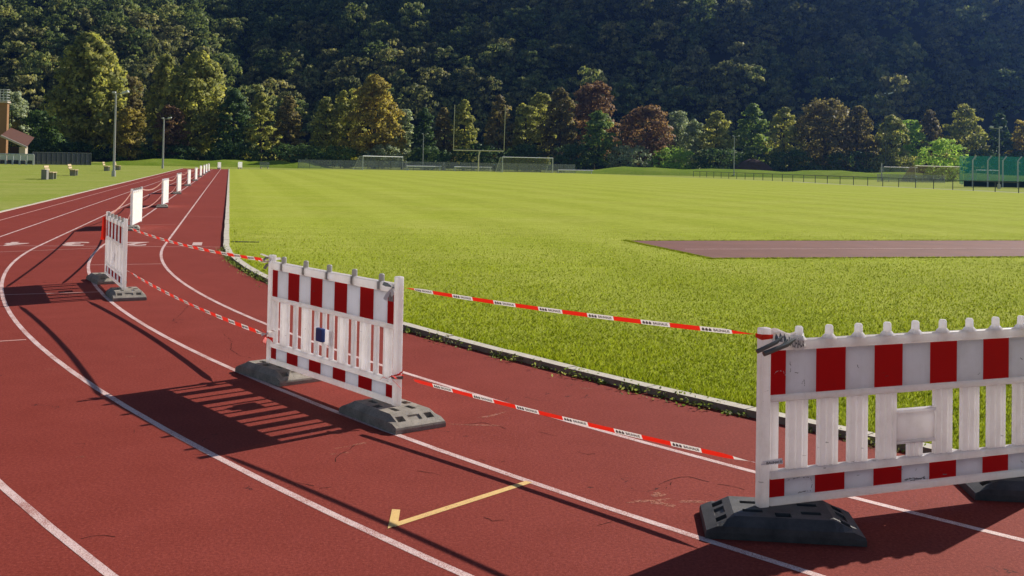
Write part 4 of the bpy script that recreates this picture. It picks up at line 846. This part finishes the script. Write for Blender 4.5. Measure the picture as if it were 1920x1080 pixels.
# netted goals right
goal(1716, 1800, 341, 311, 'brown netted goal left of the green cage', 'yellowpost', 'net_brown', 2.4, .06)
goal(1657, 1720, 336, 313, 'small grey goal left of the brown netted goal', 'steel', 'net_grey', 1.4, .05)
t = empty('netted_enclosure', at(1645, 341)); tag(t, 'low grey mesh enclosure in front of the netted goals', 'enclosure'); a = at(1645, 341); c = at(1806, 345)
b = MB(); w = c.x - a.x; b.lohi((0, 0, .02), (w, .04, 1.05)); b.build('mesh_panel', M['net_grey'], t)
for i in range(7): b = MB(); b.tube([(w * i / 6, -.03, 0), (w * i / 6, -.03, 1.15)], .04, 6); b.build('enclosure_post', M['steel'], t)
b = MB(); b.tube([(0, -.03, 1.1), (w, -.03, 1.1)], .035, 6); b.build('top_rail', M['steel'], t)
b = MB(); b.tube([(.4, .2, 0), (.4, .2, 2.9)], .12, 8); o = b.build('short_post', M['steel']); o.location = at(1649, 339); tag(o, 'short thick grey post at the left end of the mesh enclosure', 'post')
# earth heap
rr = random.Random(8); mb = MB(); K = 20
for j in range(K):
    for i in range(K):
        x = (i / (K - 1) - .5) * 11; y = (j / (K - 1) - .5) * 6; z = 3.4 * max(0, 1 - (x / 5.3) ** 2 - (y / 2.9) ** 2) + rr.uniform(-.12, .12); mb.v.append((x, y, z - .1))
for j in range(K - 1):
    for i in range(K - 1): mb.f.append((j * K + i, j * K + i + 1, (j + 1) * K + i + 1, (j + 1) * K + i)); mb.m.append(0)
o = mb.build('earth_heap', M['earth']); o.location = along(1412, 226, .2); tag(o, 'brown earth heap behind the right grass bank', 'earth heap')
# ------------------------------------------------------------------ buildings left
Y = 200; k = Y / F; t = empty('timber_tower', along(-70, Y)); tag(t, 'orange brown timber tower with a railing on top at the left edge', 'tower'); x1 = (12 + 70) * k; zt = hgt(10, 193, Y)
b = MB(); b.lohi((0, 0, 0), (x1, .8, zt)); b.build('wall', M['brownwall'], t)
b = MB(); b.lohi((-.2, -.35, zt), (x1 + .2, 1.0, zt + .3)); b.build('deck', M['plaster'], t)
b = MB(); z2 = hgt(10, 168, Y)
for i in range(14): x = x1 * i / 13; b.tube([(x, -.2, zt + .3), (x, -.2, z2)], .05, 5)
for z in np.linspace(zt + .5, z2, 5): b.tube([(0, -.2, z), (x1, -.2, z)], .05, 5)
for z in np.linspace(zt + .5, z2, 5): b.tube([(x1, -.2, z), (x1, .9, z)], .05, 5)
b.build('railing', M['goalwhite'], t)
for i in range(3): b = MB(); x = x1 - 5 + i * 2.2; b.tube([(x - 2.0, -.4, hgt(5, 250, Y)), (x + 1.1, -3.2, 0)], .13, 6); b.build('brace', M['brownwall'], t)
t = empty('shed', along(18, 196)); tag(t, 'low brown shed with a sloping tiled roof beside the timber tower', 'shed'); k = 196 / F; w = 34 * k; zr0 = hgt(20, 250, 196); zr1 = hgt(70, 273, 196)
b = MB(); b.add([(-1, -1.2, zr0 - .6), (w + .5, -1.2, zr1 - .4), (w + .5, -1.0, zr1 - .1), (-1, -1.0, zr0 - .3), (-1, 2.6, zr0 + 1.1), (w + .1, 2.6, zr1 + 1.5)], [(0, 1, 2, 3), (3, 2, 5, 4)]); b.build('roof', M['rooftile'], t)
b = MB(); b.tube([(-1, -1.25, zr0 - .5), (w + .5, -1.25, zr1 - .4)], .22, 6); b.build('fascia', M['plaster'], t)
b = MB(); b.lohi((0, .4, 0), (w - 1.3, 2.6, zr1 - .3)); b.build('wall', simple('dark_timber_wall', (.06, .035, .025), .8, .2), t)
b = MB(); b.lohi((w - 1.2, -.6, 0), (w - .1, .4, zr1 - .3)); b.build('pillar', M['plaster'], t)
# ------------------------------------------------------------------ haze
b = MB(); b.lohi((-640, -60, -1.5), (640, 640, 235)); hz = b.build('haze', None); hz.data.materials.clear()
mt = bpy.data.materials.new('pale_air'); mt.use_nodes = True; nt = mt.node_tree; nt.nodes.clear(); pv = nd(nt, 'ShaderNodeVolumePrincipled'); pv.inputs['Color'].default_value = (.17, .36, 1, 1); pv.inputs['Density'].default_value = .00019; pv.inputs['Anisotropy'].default_value = .78
oo = nd(nt, 'ShaderNodeOutputMaterial'); nt.links.new(pv.outputs[0], oo.inputs['Volume']); hz.data.materials.append(mt); tag(hz, 'thin blue haze in the air before the hillside', 'haze', kind='stuff')
